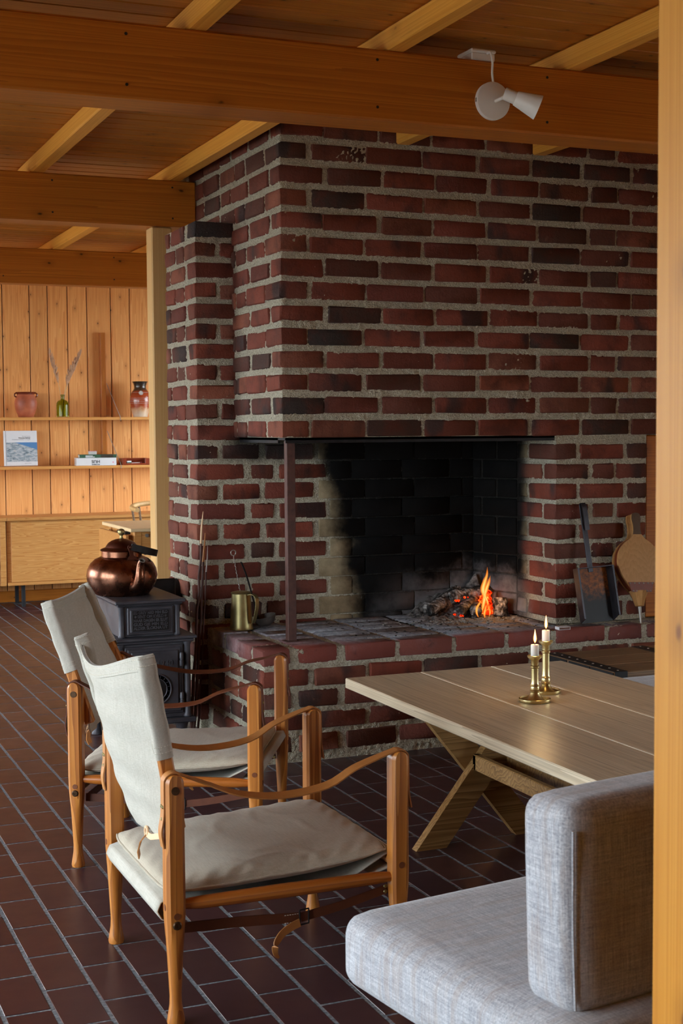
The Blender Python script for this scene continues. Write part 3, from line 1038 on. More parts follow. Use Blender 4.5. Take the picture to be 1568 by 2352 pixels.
while True:
    z0 = ZT+.030+k*BC
    z1 = z0+.062
    if z1 > 2.19: break
    k += 1
    if z0 < 0.01: continue
    A = (k % 2 == 0)
    # corner brick of the wall end: long on the front in A rows
    brick(wb, XL, XL+(.210 if A else .092), YB, YB+(.105 if A else .155), z0, z1)
    for (a, b) in (EB if A else EA):
        brick(wb, XL-random.uniform(-.001, .002), XL+.09, a+.0, b, z0, z1)
    if z0 < ZT-.06: continue
    if z1 < HZ+.05:
        for (a, b) in (R2 if A else R1):
            brick(wb, a, b, YB-random.uniform(-.001, .003), YB+.09, z0, z1)
        for (a, b) in (FR2 if A else FR1):
            brick(wb, a, b, YB-random.uniform(-.001, .001), YB+.09, z0-.008, z1+.008, 'fbrick', jit=.0012, bev=.004, j=.0015)
    elif z1 < 2.1 and not A:
        brick(wb, XL+.112, HX+.02, YB, YB+.09, z0, z1)
# splayed lining in the fire-box corner
def splay():
    a, b = Vector((3.188, 5.545, 0)), Vector((3.098, YB-.006, 0))
    u = (b-a).normalized()
    nrm = Vector((-u.y, u.x, 0))
    if nrm.x > 0: nrm = -nrm
    ln = (b-a).length
    for k in range(9):
        z0 = ZT+.022+k*PC
        off = 0.0 if k % 2 else -.09
        for (s0, s1) in ((0.0+off, .205+off), (.215+off, .42+off)):
            s0, s1 = max(s0, 0), min(s1, ln)
            if s1-s0 < .03: continue
            c = a+u*((s0+s1)/2)-nrm*.03
            o = bpy.data.objects.new('brick', MB().box(-(s1-s0)/2, (s1-s0)/2, -.03, .03, -.040, .040, .004, jit=.001).mesh('brick', MAT['fbrick'], 50))
            o.location = (c.x, c.y, z0+.034)
            o.rotation_euler = (0, 0, math.atan2(u.y, u.x))
            link(o, wb)
    mm = MB()
    mm.prism([(a.x+.006, a.y+.0), (b.x+.006, b.y), (3.3, YB-.006), (3.3, 5.545)], ZT+.004, HZ+.1)
    mm.build('mortar', MAT['mortar'], wb)
splay()

# --- hearth
HL, HF = 1.806, 5.078
he = empty('brick_hearth', (0, 0, 0), label='raised red brick hearth dusted with grey ash under the open fire', cat='hearth')
m = MB()
m.box(HL+.012, 4.6, HF+.012, YB-.004, 0, ZT-.010)
panel(m, (HL+.0054, HF, 0), (1, 0, 0), (0, 0, 1), (0, -1, 0), 1.95, ZT-.006, seed=8)
panel(m, (HL, HF+.0054, 0), (0, 1, 0), (0, 0, 1), (-1, 0, 0), YB-HF, ZT-.006, seed=9)
panel(m, (HL+.0054, HF+.0054, ZT), (1, 0, 0), (0, 1, 0), (0, 0, 1), 1.95, YB-HF, seed=10, amp=.0034, base=-.0055)
m.build('mortar', MAT['mortar'], he, smooth=80)
HC = 0.0862
T1 = [(1.952, 2.117), (2.152, 2.370), (2.389, 2.622), (2.642, 2.866), (2.886, 3.090), (3.112, 3.355), (3.375, 3.545), (3.566, 3.75)]
T2 = [(2.022, 2.236), (2.256, 2.480), (2.500, 2.738), (2.757, 2.98), (3.0, 3.22), (3.24, 3.47), (3.49, 3.72)]
L1 = [(5.225, 5.375), (5.395, 5.55), (5.57, 5.73)]
L2 = [(5.165, 5.33), (5.35, 5.49), (5.51, 5.74)]
for k in range(5):
    z1 = ZT-k*HC
    z0 = z1-.064
    A = k % 2 == 0
    brick(he, HL, HL+(.113 if A else .185), HF, HF+(.130 if A else .070), z0, z1, 'hbrick' if k == 0 else 'brick')
    if k == 0:
        for (a, b) in T1:
            brick(he, a, b, HF-random.uniform(-.001, .003), HF+.108, z0, z1+random.uniform(-.002, .001), 'hbrick')
    else:
        for (a, b) in (T2 if not A else T1):
            brick(he, a, b, HF-random.uniform(-.001, .004), HF+.09, z0, z1)
    for (a, b) in (L1 if A else L2):
        brick(he, HL-random.uniform(-.001, .002), HL+(.113 if k == 0 else .09), a, b, z0, z1, 'hbrick' if k == 0 else 'brick')
# paving of the top, behind the front row
for (a, b) in [(1.952, 2.117), (2.152, 2.370), (2.389, 2.622), (2.642, 2.866), (2.886, 3.090), (3.112, 3.19)]:
    yy = HF+.122
    while yy < YB-.05:
        y2 = min(yy+.112, YB-.015)
        if y2-yy < .03: break
        brick(he, a, b, yy, y2, ZT-.06, ZT+random.uniform(-.002, .001), 'hbrick', jit=.0015, bev=.005, j=.002)
        yy += .122
# ------------------------------------------------------------------ safari chairs
def leg_mesh(name, top):
    """square post, rounded over at the top, chamfered into a turned leg with a flared foot"""
    mb = MB()
    n = 16
    rings = []
    def ring(z, hw, rnd):
        """rnd 0 = square, 1 = round"""
        out = []
        for k in range(n):
            a = 2*PI*(k+.5)/n
            c, s = math.cos(a), math.sin(a)
            q = 1.0/max(abs(c), abs(s))
            r = hw*((1-rnd)*min(q, 1.28)+rnd)
            out.append(Vector((c*r, s*r, z)))
        return out
    for z, hw, rn in ((0.0, .0185, 1), (.006, .0200, 1), (.02, .0180, 1), (.045, .0138, 1), (.065, .0132, 1), (.10, .0150, 1), (.15, .0175, 1),
                      (.18, .0192, .8), (.21, .0205, .45), (.245, .0212, .12), (.27, .0212, 0), (.30, .0212, 0), (top-.021, .0208, 0)):
        rings.append(ring(z, hw, rn))
    # half-round top, turned about the chair's sideways axis
    for k in range(1, 6):
        a = k/6*PI/2
        out = []
        for p in ring(0, .0208, 0):
            out.append(Vector((p.x*math.cos(a) if k < 5 else p.x*.12, p.y, top-.021+math.sin(a)*.0208)))
        rings.append(out)
    vs = [p for r_ in rings for p in r_]
    fs = []
    for i in range(len(rings)-1):
        for k in range(n):
            k2 = (k+1) % n
            fs.append((i*n+k, i*n+k2, (i+1)*n+k2, (i+1)*n+k))
    fs.append(tuple(range(n-1, -1, -1)))
    fs.append(tuple((len(rings)-1)*n+k for k in range(n)))
    mb.add(vs, fs)
    return mb

def safari_chair(loc, rz, label, tops, arm, strapm, seed, dip):
    """tops: (x, z) of the near (-y) and far (+y) ends of the back"""
    root = empty('safari_chair', loc, rz, label, 'chair', 'safari chairs by the fire')
    H, D = 0.556, 0.269
    rnd = random.Random(seed)
    for sx in (-1, 1):
        for sy in (-1, 1):
            o = leg_mesh('leg', H).build('leg', MAT['chair'], root, smooth=28)
            o.location = (sx*D, sy*D, 0)
            o['label'] = 'tapered wooden leg and post'
            zz = .29 if sx > 0 else .245
            d = MB().tube([(0, -sy*.0, zz), (0, sy*.0222, zz)], .0075, 14).build('dowel_plug', MAT['dowel'], o)
            d = MB().tube([(sx*.0, 0, .262), (sx*.0222, 0, .262)], .0075, 14).build('dowel_plug', MAT['dowel'], o)
            if sx < 0:
                MB().tube([(0, 0, H-.035), (0, sy*.0226, H-.035)], .0092, 18).build('brass_pivot', MAT['bronze'], o)
                MB().lathe([(0, .0015), (.003, .0015), (.0035, .003), (.0075, .003), (.0098, .001), (.010, 0)], 18, xf=frame((0, sy*.0205, .225), (1, 0, 0), (0, 0, 1), (0, sy, 0))).build('bolt_head', MAT['bronze'], o)
    # side rails (bare wood), front and rear rails (inside the canvas)
    for sy in (-1, 1):
        MB().tube([(-D+.015, sy*D, .264), (-D+.06, sy*D, .263), (0, sy*D, .262), (D-.06, sy*D, .261), (D-.015, sy*D, .260)], [.0105, .0145, .0165, .0145, .0105], 16).build('side_rail', MAT['chairx'], root)
    MB().tube([(D, -D+.02, .29), (D, D-.02, .29)], .014, 14).build('front_rail', MAT['chair'], root)
    MB().tube([(-D, -D+.02, .245), (-D, D-.02, .245)], .014, 14).build('rear_rail', MAT['chair'], root)
    # seat canvas: round the rear rail, sagging, round the front rail
    def seat(u, v):
        yy = -.235+.47*v
        path = [(-D+.004, .216), (-D-.020, .222), (-D-.031, .243), (-D-.022, .263), (-D+.004, .270), (-D+.06, .258), (-.1, .243), (.05, .243), (.17, .262), (D-.012, .307), (D+.012, .309), (D+.020, .29), (D+.004, .271), (D-.05, .257)]
        s = u*(len(path)-1)
        i = min(int(s), len(path)-2)
        f = s-i
        x = path[i][0]*(1-f)+path[i+1][0]*f
        z = path[i][1]*(1-f)+path[i+1][1]*f
        return (x, yy, z-.010*math.sin(PI*v)*(1 if abs(x) < D-.03 else 0))
    mb = MB()
    mb.grid(seat, 61, 15)
    o = mb.build('seat_canvas', MAT['canvas'], root, smooth=70)
    sm = o.modifiers.new('thickness', 'SOLIDIFY')
    sm.thickness = 0.003
    # cushion
    cx0, cx1, cy0, cy1 = -.282, .262, -.248, .248
    wr = [(rnd.uniform(-.2, .2), rnd.uniform(-.22, .22), rnd.uniform(0, PI), rnd.uniform(.06, .16)) for _ in range(9)]
    def bulge(a, b, side):
        e = (1-abs(a)**3.2)*(1-abs(b)**3.2)
        return side*max(e, 0)**.42
    def cush(side):
        def fn(u, v):
            a, b = 2*u-1, 2*v-1
            a = math.copysign(abs(a)**.75, a); b = math.copysign(abs(b)**.75, b)
            inx = .012*(1-abs(b)**6); iny = .010*(1-abs(a)**6)
            x = (cx0+cx1)/2+a*((cx1-cx0)/2-.012+inx)
            y = (cy0+cy1)/2+b*((cy1-cy0)/2-.010+iny)
            zb = .286+.030*u*u
            t = .039 if side > 0 else .026
            z = zb+bulge(a, b, side)*t-(.012*math.sin(PI*u)*math.sin(PI*v))
            if side > 0:
                for (wx, wy, wa, wl) in wr:
                    dx, dy = x-wx, y-wy
                    al = dx*math.cos(wa)+dy*math.sin(wa)
                    ac = -dx*math.sin(wa)+dy*math.cos(wa)+.02*math.sin(al*25)
                    z += .0016*math.exp(-(al/wl)**2-(ac/.007)**2)
                ed = max(abs(a), abs(b))
                if ed > .72:
                    z += .0016*math.sin((x*3.1-y*2.3)*38+seed)*(ed-.72)/.28*max(0, 1-((ed-.9)/.12)**2)
            return (x, y, z)
        return fn
    mb = MB()
    mb.grid(cush(1), 61, 61)
    n0 = len(mb.f)
    b2 = MB().grid(cush(-1), 61, 61)
    mb.add(b2.v, [f[::-1] for f in b2.f])
    co = mb.build('seat_cushion', MAT['cushion'], root, smooth=75)
    ring = []
    f1 = cush(1)
    N = 40
    for k in range(N): ring.append(f1(k/N, 0))
    for k in range(N): ring.append(f1(1, k/N))
    for k in range(N): ring.append(f1(1-k/N, 1))
    for k in range(N): ring.append(f1(0, 1-k/N))
    ring.append(ring[0])
    MB().tube(ring, .0028, 6, caps=False).build('piping', MAT['cushion'], co)
    # back: two pivoting uprights with the canvas sleeved over them
    pv = {}
    for i, sy in enumerate((-1, 1)):
        (tx, tz) = tops[i]
        P0 = Vector((-D+.004, sy*(D-.030), .40))
        Pp = Vector((-D+.002, sy*(D-.030), .52))
        Pt = Vector((tx, sy*(D-.030), tz))
        d = (Pt-Pp).normalized()
        P0 = Pp-d*.10
        pv[sy] = (P0, Pp, Pt, d)
        mb = MB()
        xf = frame(P0, (0, 1, 0), d.cross(Vector((0, 1, 0))), d)
        mb.box(-.010, .010, -.0165, .0165, 0, (Pt-P0).length-.055, .004, xf=xf)
        mb.build('back_upright', MAT['chair'], root)
        # sleeve
        L0 = (Pt-Pp).length
        def sl(u, v, Pp=Pp, d=d, L0=L0, sy=sy, i=i):
            a = 2*PI*u
            along = .085+(L0-.085)*v
            sx_ = d.cross(Vector((0, 1, 0)))
            c = math.copysign(abs(math.cos(a))**.7, math.cos(a)); s = math.copysign(abs(math.sin(a))**.7, math.sin(a))
            wob = 1+.05*math.sin(v*17+i*3+u*6)
            dip = .020*max(0, (1-v*6))*(1 if math.cos(a)*sy > 0 else .2)
            k1 = max(0.0, (v-.86)/.14)
            p = Pp+d*(along-dip)+Vector((0, 1, 0))*(c*.0138*wob*(1-.72*k1))+sx_*(s*.0205*wob*(1-.12*k1))
            return p
        mb = MB()
        mb.grid(sl, 28, 26, cu=True)
        mb.f.append(tuple(q*26+25 for q in range(28)))
        mb.m.append(0)
        o = mb.build('canvas_sleeve', MAT['canvas'], root, smooth=75)
        mb = MB()
        for vv in (.045, .085, .90, .975):
            for k in range(26):
                a, b = sl(k/26, vv), sl((k+.55)/26, vv)
                c = Pp+d*(.085+(L0-.085)*vv)
                mb.tube([a+(a-c).normalized()*.0006, b+(b-c).normalized()*.0006], .0007, 5)
        tag(mb.build('stitching', MAT['stitch'], o), kind='stuff')
    def back(u, v, off=0.0):
        A, B = pv[-1], pv[1]
        # v 0 top .. 1 bottom
        def edge(q):
            P0, Pp, Pt, d = q
            if v < .62:
                return Pt.lerp(Pp, v/.62)
            t = (v-.62)/.38
            return Pp-d*(.135*t)+Vector((-.006*t, 0, 0))
        a, b = edge(A), edge(B)
        p = a.lerp(b, u)
        s = math.sin(PI*u)
        sag = .022+.030*math.sin(PI*min(1, v*.9))+.006*v
        p.x -= s*sag*(1.0 if v > .03 else .8)
        p.z += -dip*(u**1.6*max(0, 1-u)**.5)*2.0*(1-v)**2-.012*s*(1-v)+(.03 if v > .62 else 0)*0-.02*s*max(0, v-.6)
        p.x += .0035*math.sin(u*19+v*5+seed)*v+.002*math.sin(v*31+u*3)
        p.x += off
        return p
    mb = MB()
    nu, nv = 41, 41
    mb.grid(lambda u, v: back(u, v, -.0022), nu, nv)
    b2 = MB().grid(lambda u, v: back(u, v, .0012), nu, nv)
    mb.add(b2.v, [f[::-1] for f in b2.f])
    # close the rim
    for k in range(nv-1):
        mb.f += [(k, k+1, nu*nv+k+1, nu*nv+k), ((nu-1)*nv+k+1, (nu-1)*nv+k, nu*nv+(nu-1)*nv+k, nu*nv+(nu-1)*nv+k+1)]
        mb.m += [0, 0]
    for k in range(nu-1):
        mb.f += [((k+1)*nv, k*nv, nu*nv+k*nv, nu*nv+(k+1)*nv), (k*nv+nv-1, (k+1)*nv+nv-1, nu*nv+(k+1)*nv+nv-1, nu*nv+k*nv+nv-1)]
        mb.m += [0, 0]
    bo = mb.build('back_canvas', MAT['canvas'], root, smooth=75)
    # hem along the top, both sides
    mb = MB()
    mb.grid(lambda u, v: back(u, v*.075, -.0052), nu, 4)
    b2 = MB().grid(lambda u, v: back(u, v*.075, .0042), nu, 4)
    mb.add(b2.v, [f[::-1] for f in b2.f])
    k0 = nu*4
    for k in range(nu-1):
        mb.f += [((k+1)*4, k*4, k0+k*4, k0+(k+1)*4), (k*4+3, (k+1)*4+3, k0+(k+1)*4+3, k0+k*4+3)]
        mb.m += [0, 0]
    hem = mb.build('hem', MAT['canvas'], bo, smooth=60)
    mb = MB()
    for vv in (.018, .060):
        for off in (-.0056, .0046):
            for k in range(46):
                mb.tube([back(k/46, vv, off), back((k+.6)/46, vv, off)], .0007, 5)
    tag(mb.build('stitching', MAT['stitch'], hem), kind='stuff')
    # leather tie at the foot of the back
    q = [back(.03+.25*k/6, .985, -.012)+Vector((0, 0, .006*math.sin(k))) for k in range(7)]
    MB().strap(q, (.2, 0, 1), .013, .003).build('back_strap', MAT['palehide'], root)
    e = q[-1]
    MB().tube([e+Vector((0, math.cos(a)*.011, math.sin(a)*.011)) for a in [k*PI/8 for k in range(17)]], .0035, 8, caps=False).build('strap_ring', MAT['palehide'], root)
    MB().strap([e+Vector((0, .002, -.006)), e+Vector((-.012, .006, -.022)), e+Vector((-.016, .014, -.045)), e+Vector((-.012, .020, -.062))], (.5, 1, 0), .017, .0025).build('strap_tail', MAT['tan'], root)
    # arm straps: over both post tops, riveted
    for sy in (-1, 1):
        y = sy*D
        dz = arm['sag'][0 if sy < 0 else 1]
        pts = [(-D-.024, y, .395), (-D-.029, y, .43), (-D-.0232, y, .47), (-D-.0226, y, .535)]
        pts += [(-D+math.cos(a)*.0226, y, H-.019+math.sin(a)*.0212) for a in [PI-k*PI/8 for k in range(1, 7)]]
        pts += [(-D+.07, y+arm['tw']*.004, H-.028), (-D+.15, y, H-dz*.80), (-.02, y, H-dz), (.09, y, H-dz*.86), (D-.11, y, H-dz*.42), (D-.05, y, H-.012)]
        pts += [(D+math.cos(a)*.0226, y, H-.019+math.sin(a)*.0212) for a in [PI*.66-k*PI/9 for k in range(0, 6)]]
        pts += [(D+.0226, y, .52), (D+.0236, y, .46), (D+.030, y, .42)]
        sp_ = smooth_pts(pts, 4)
        ws = []
        for p in sp_:
            ws.append(Vector((0, 1, arm['roll']*math.sin(PI*max(0, min(1, (p.x+D)/(2*D)))))).normalized())
        o = MB().strap(sp_, ws, .026, .0032).build('arm_strap', strapm, root, smooth=40)
        mb = MB()
        for (xx, zz, dy) in ((-D-.0246, .485, .006), (-D-.0246, .485, -.006), (-D-.0255, .458, 0)):
            mb.lathe([(0, .003), (.003, .0022), (.0042, 0)], 10, xf=frame((xx, y+dy, zz), (0, 1, 0), (0, 0, 1), (-1, 0, 0)))
        for (xx, zz) in ((D+.0244, .50), (D+.0250, .475)):
            mb.lathe([(0, .003), (.003, .0022), (.0042, 0)], 10, xf=frame((xx, y, zz), (0, 1, 0), (0, 0, 1), (1, 0, 0)))
        mb.build('rivets', MAT['brassdull'], o)
    # tension straps below the seat on both sides
    for sy in (-1, 1):
        y = sy*(D-.024)
        bx = .035
        a = [(-D+.02, y, .203), (-.1, y, .196), (bx, y, .186)]
        b = [(bx, y, .186), (.13, y, .199), (D-.016, y, .224)]
        st = MB()
        st.strap(smooth_pts(a, 5), (0, 0, 1), .0235, .003)
        so = st.build('tension_strap', MAT['brownleather'], root)
        st = MB()
        st.strap(smooth_pts(b, 5), (0, 0, 1), .021, .003)
        st.build('tension_strap', MAT['brownleather'], root)
        fr_ = MB()
        for (p, q) in (((bx-.004, .170), (bx-.004, .204)), ((bx+.018, .172), (bx+.018, .206)), ((bx-.004, .204), (bx+.018, .206)), ((bx-.004, .170), (bx+.018, .172))):
            fr_.tube([(p[0], y-.004, p[1]), (q[0], y-.004, q[1])], .0018, 6)
        fr_.build('buckle', MAT['blackiron'], so)
        tl = [(bx-.004, y-.005, .176), (bx-.025, y-.007, .170), (bx-.05, y-.010, .157), (bx-.066, y-.012, .135), (bx-.066, y-.012, .115), (bx-.058, y-.010, .104)]
        tp = smooth_pts(tl, 5)
        MB().strap(tp, (.3, 0, 1), [.019*(1-.75*(i/(len(tp)-1))**3) for i in range(len(tp))], .0026).build('strap_end', MAT['tan'], so)
        sc_ = MB()
        for zz in (.178, .196):
            for k in range(6):
                sc_.tube([(bx-.040+k*.006, y-sy*0-.0022, zz), (bx-.0365+k*.006, y-.0022, zz)], .0007, 5)
        tag(sc_.build('stitching', MAT['stitch'], so), kind='stuff')
        sc_ = MB()
        sc_.lathe([(0, .003), (.004, .0022), (.0052, 0)], 10, xf=frame((D-.022, y-.002, .218), (1, 0, 0), (0, 0, 1), (0, -1, 0)))
        sc_.lathe([(0, .003), (.004, .0022), (.0052, 0)], 10, xf=frame((D-.022, y-.002, .231), (1, 0, 0), (0, 0, 1), (0, -1, 0)))
        sc_.build('rivets', MAT['brassdull'], so)
    MB().strap([(-D+.024, -D+.02, .203), (-D+.026, 0, .196), (-D+.024, D-.02, .203)], (0, 0, 1), .023, .003).build('tension_strap', MAT['brownleather'], root)
    return root

safari_chair((1.099, 3.1963, 0), R(0.09), 'nearest safari armchair, canvas back turned to the viewer and tan leather armrests', [(-.318, .812), (-.352, .795)], {'sag': (.076, .080), 'tw': 1, 'roll': .35}, MAT['tan'], 3, .075)
safari_chair((1.2415, 4.2350, 0), R(-28.49), 'farther safari armchair by the stove, with darker brown leather armrests', [(-.362, .790), (-.385, .790)], {'sag': (.070, .062), 'tw': -1, 'roll': .3}, MAT['brownleather'], 5, .012)

# ------------------------------------------------------------------ low oak table
tb = empty('oak_coffee_table', (2.096, 3.24, 0), label='low oak plank table on crossed legs holding two brass candlesticks', cat='table')
for i, (a, b) in enumerate(((-.392, -.132), (-.126, .123), (.129, .392))):
    MB().box(a, b, -.79, .79, .488, .52, .003).build('plank', MAT['oak'], tb)
for a in (-.132, .123):
    MB().box(a, a+.006, -.785, .785, .492, .5204).build('joint_strip', MAT['cream'], tb)  # pale strips along the joints between the planks
for yt in (.635, -.5):
    for s in (-1, 1):
        p0, p1 = Vector((s*.185, yt+s*.0165, 0)), Vector((-s*.205, yt+s*.0165, .487))
        mb = MB()
        w = .052
        mb.v = []
        poly = [(p0.x-w, 0), (p0.x+w, 0), (p1.x+w, .487), (p1.x-w, .487)]
        mb.prism(poly, -.016, .016, xf=frame((0, p0.y, 0), (1, 0, 0), (0, 0, 1), (0, 1, 0)))
        o = mb.build('crossed_leg', MAT['oakleg'], tb, smooth=0)
for x in (-.025, .085):
    MB().box(x-.011, x+.011, -.5, .615, .232, .282, .003).build('stretcher', MAT['oakleg'], tb)
MB().box(-.036, .096, .593, .615, .232, .282, .003).build('stretcher_end', MAT['oakleg'], tb)

# ------------------------------------------------------------------ candlesticks and candles
def candlestick(x, y, z, hh, label, rb):
    c = empty('brass_candlestick', (x, y, z), 0, label, 'candlestick', 'brass candlesticks on the oak table')
    MB().lathe([(0, .004), (rb*.55, .003), (rb*.62, .0), (rb*.95, .0), (rb, .004), (rb*.99, .010), (rb*.93, .011), (rb*.88, .007), (rb*.60, .006), (rb*.45, .012), (rb*.30, .022), (rb*.24, .030)], 40).build('base', MAT['brass'], c)
    k = hh
    MB().lathe([(.0115, .026), (.0140, .029), (.0145, .032), (.0120, .035), (.0130, .040), (.0120, .044), (.0138, .047), (.0115, .051), (.0108, .054), (.0106, k*.5), (.0106, k-.036), (.0128, k-.033), (.0128, k-.030), (.0106, k-.027), (.0112, k-.014), (.0135, k-.009)], 28).build('stem', MAT['brass'], c)
    MB().lathe([(.0115, k-.012), (.0150, k-.009), (.0205, k-.005), (.0215, k), (.0200, k+.001), (.0180, k-.002), (0.011, k-.003)], 28).build('cup', MAT['brass'], c)
    return c
def candle(x, y, z, h, r, label):
    c = empty('candle', (x, y, z), 0, label, 'candle', 'burning candles')
    MB().lathe([(r*.96, 0), (r, .003), (r, h-.002), (r*.94, h), (r*.7, h-.0015), (0, h-.002)], 24).build('wax', MAT['wax'], c)
    MB().tube([(0, 0, h-.003), (0.0005, 0, h+.003), (.0015, 0, h+.007)], .0008, 6).build('wick', MAT['wick'], c)
    pr = [(0, 0), (.0022, .003), (.0040, .008), (.0045, .013), (.0038, .020), (.0024, .028), (.0010, .036), (0, .040)]
    MB().lathe([(a*.72, b) for a, b in pr], 16, c=(.0005, 0, h+.004)).build('flame', MAT['candleflame'], c)
    MB().lathe([(a*1.15, b*1.04-.0005) for a, b in pr], 16, c=(.0005, 0, h+.004)).build('flame_mantle', MAT['candlehalo'], c)
    l = bpy.data.lights.new('candle_light', 'POINT')
    l.energy = 0.35
    l.color = (1.0, 0.62, 0.28)
    l.shadow_soft_size = .012
    o = bpy.data.objects.new('candle_light', l)
    link(o, c)
    o.location = (0, 0, h+.06)
CS = [(2.045, 3.452, .132, 'shorter brass candlestick, in front on the oak table', 'white candle burning in the shorter brass candlestick', .046),
      (2.142, 3.553, .154, 'taller brass candlestick, behind the shorter one on the oak table', 'white candle burning in the taller brass candlestick', .043)]
for (x, y, hh, l1, l2, rb) in CS:
    candlestick(x, y, .52, hh, l1, rb)
    candle(x, y, .52+hh-.0025, .034, .0115, l2)

# ------------------------------------------------------------------ soft cushions of the built-in seats
def soft_box(name, sx, sy, sz, r, parent, loc, mat, puff=0.0, rot=(0, 0, 0), seg=7):
    """box with generously rounded edges, slightly puffed faces"""
    mb = MB()
    n = 22
    def pt(a, b, face):
        # cube-sphere style rounding
        p = [0, 0, 0]
        ax, sg = face
        o1, o2 = [k for k in range(3) if k != ax]
        p[ax], p[o1], p[o2] = sg, a, b
        h = (sx/2, sy/2, sz/2)
        q = [p[k]*h[k] for k in range(3)]
        core = [max(-(h[k]-r), min(h[k]-r, q[k])) for k in range(3)]
        d = Vector([q[k]-core[k] for k in range(3)])
        if d.length > 1e-9: d = d.normalized()*r
        out = Vector(core)+d
        pf = puff*(1-a**4)*(1-b**4)
        out[ax] += sg*pf
        return out
    def ramp(n, h):
        # denser near the edges
        xs_ = []
        for k in range(n+1):
            t = -1+2*k/n
            xs_.append(math.copysign(1-(1-abs(t))**1.6, t))
        return xs_
    for ax in range(3):
        o1, o2 = [k for k in range(3) if k != ax]
        A = ramp(n, 0)
        for sg in (-1, 1):
            vs = [pt(a, b, (ax, sg)) for a in A for b in A]
            fs = []
            m = len(A)
            flip = ((ax == 1) != (sg < 0))
            for i in range(m-1):
                for j in range(m-1):
                    f = (i*m+j, (i+1)*m+j, (i+1)*m+j+1, i*m+j+1)
                    fs.append(f[::-1] if flip else f)
            mb.add(vs, fs)
    me = mb.mesh(name, mat, 80)
    import bmesh
    bm = bmesh.new()
    bm.from_mesh(me)
    bmesh.ops.remove_doubles(bm, verts=bm.verts, dist=1e-5)
    bm.to_mesh(me)
    bm.free()
    me.shade_smooth()
    o = bpy.data.objects.new(name, me)
    link(o, parent)
    o.location = loc
    o.rotation_euler = rot
    return o
so = empty('grey_sofa', (0.970, 2.335, 0), R(8), 'grey wool sofa in the right foreground, its back to the viewer', 'sofa')
soft_box('seat_cushion', 1.7, .66, .14, .040, so, (.85, -.33, .352), MAT['wool'], .006)
soft_box('back_cushion', 1.62, .125, .325, .032, so, (.055+.81, -.525, .575), MAT['wool'], .004, rot=(R(-2), 0, 0))
for a, b in (((.012, -.02), (.012, -.64)),):
    MB().tube([(-.0005, -.05, .330), (-.0035, -.33, .330), (-.0005, -.61, .330)], .0016, 6).build('seam', MAT['wooldark'], so)
MB().tube([(.064, -.5865, .43), (.062, -.583, .55), (.064, -.580, .70)], .0022, 6).build('piping', MAT['wool'], so)
MB().box(.16, 1.6, -.60, -.14, 0.0, .283, .004).build('bench_base', MAT['oakleg'], so)
s2 = empty('grey_bench', (3.2, 3.62, 0), 0, 'grey cushioned bench seat just beyond the table, beside the chest', 'bench')
soft_box('seat_cushion', 1.0, 1.18, .12, .035, s2, (0, 0, .352), MAT['wool'], .005)
MB().box(-.44, .48, -.54, .54, 0, .292, .004).build('bench_base', MAT['oakleg'], s2)

# ------------------------------------------------------------------ iron-bound chest
ch = empty('wooden_chest', (2.845, 4.25, 0), 0, 'dark wooden chest with riveted iron straps, in front of the hearth', 'chest')
MB().box(.014, 1.1, .012, .46, 0, .365, .004).build('body', MAT['shelf'], ch)
lid = empty('lid', (0, 0, 0))
lid.parent = ch
bpy.data.objects.remove(lid)
for a, b in ((.0, .15), (.152, .31), (.312, .472)):
    MB().box(0, 1.12, a, b, .366, .418, .003).build('lid_board', MAT['chest'], ch)
for x in (.004, .40, .80):
    st = MB().box(x, x+.052, -.002, .474, .4175, .4205, .001).build('iron_strap', MAT['blackiron'], ch)
    st2 = MB().box(x, x+.052, -.004, -.0005, .366, .42, .0005).build('iron_strap', MAT['blackiron'], ch)
    for k in range(9):
        MB().lathe([(0, .0025), (.0035, .0018), (.0045, 0)], 8, c=(x+.026, .02+k*.054, .4205)).build('rivet', MAT['graywire'], st)
for y0 in (.0, .152, .312):
    MB().box(-.003, -.0003, y0+.002, y0+.148, .368, .416).build('iron_edge', MAT['blackiron'], ch)

# ------------------------------------------------------------------ cast iron stove
sv = empty('cast_iron_stove', (1.466, 5.40, 0), 0, 'dark cast iron stove with raised verse, between the safari chair and the brick wall', 'stove')
IR = MAT['iron']
def bx(name, *a, mat=IR, parent=sv, bev=.004):
    return MB().box(*a, bev).build(name, mat, parent)
for x in (-.13, .10):
    for y in (.03, .53):
        MB().lathe([(.028, 0), (.022, .01), (.016, .05), (.022, .10), (.030, .135)], 14, c=(x+.015, y, 0)).build('foot', IR, sv)
bx('base_plate', -.17, .165, -.015, .60, .130, .150)
bx('fire_box', -.155, .150, .008, .58, .150, .455, mat=MAT['ironlight'])
for x in (-.140, .135):
    MB().lathe([(.016, .150), (.018, .155), (.0135, .165), (.0135, .44), (.018, .452), (.018, .458)], 18, c=(x, .010, 0)).build('corner_column', IR, sv)
bx('frame_moulding', -.120, .115, -.001, .012, .17, .445, bev=.002)
bx('frame_moulding', -.110, .105, -.006, .008, .18, .435, bev=.002)
bx('lower_cornice', -.165, .160, -.012, .595, .455, .468)
bx('lower_cornice', -.175, .170, -.020, .60, .468, .480, bev=.003)
dr = bx('door', -.098, .093, -.013, .002, .19, .425, bev=.003)
text_obj('1940', .030, MAT['ironlight'], dr, frame((.036, -.0135, .365), (1, 0, 0), (0, 0, 1), (0, -1, 0)), extrude=.0022, offset=.0006, spacing=1.15)
ringc = (.0, -.013, .272)
def ring(name, r0, r1, t, mat=IR):
    MB().lathe([(r0, 0), (r0, t), ((r0+r1)/2, t+.0015), (r1, t), (r1, 0)], 40, xf=frame(ringc, (1, 0, 0), (0, 0, 1), (0, -1, 0))).build(name, mat, dr)
ring('vent_rim', .058, .064, .004)
ring('vent_rim', .042, .046, .003)
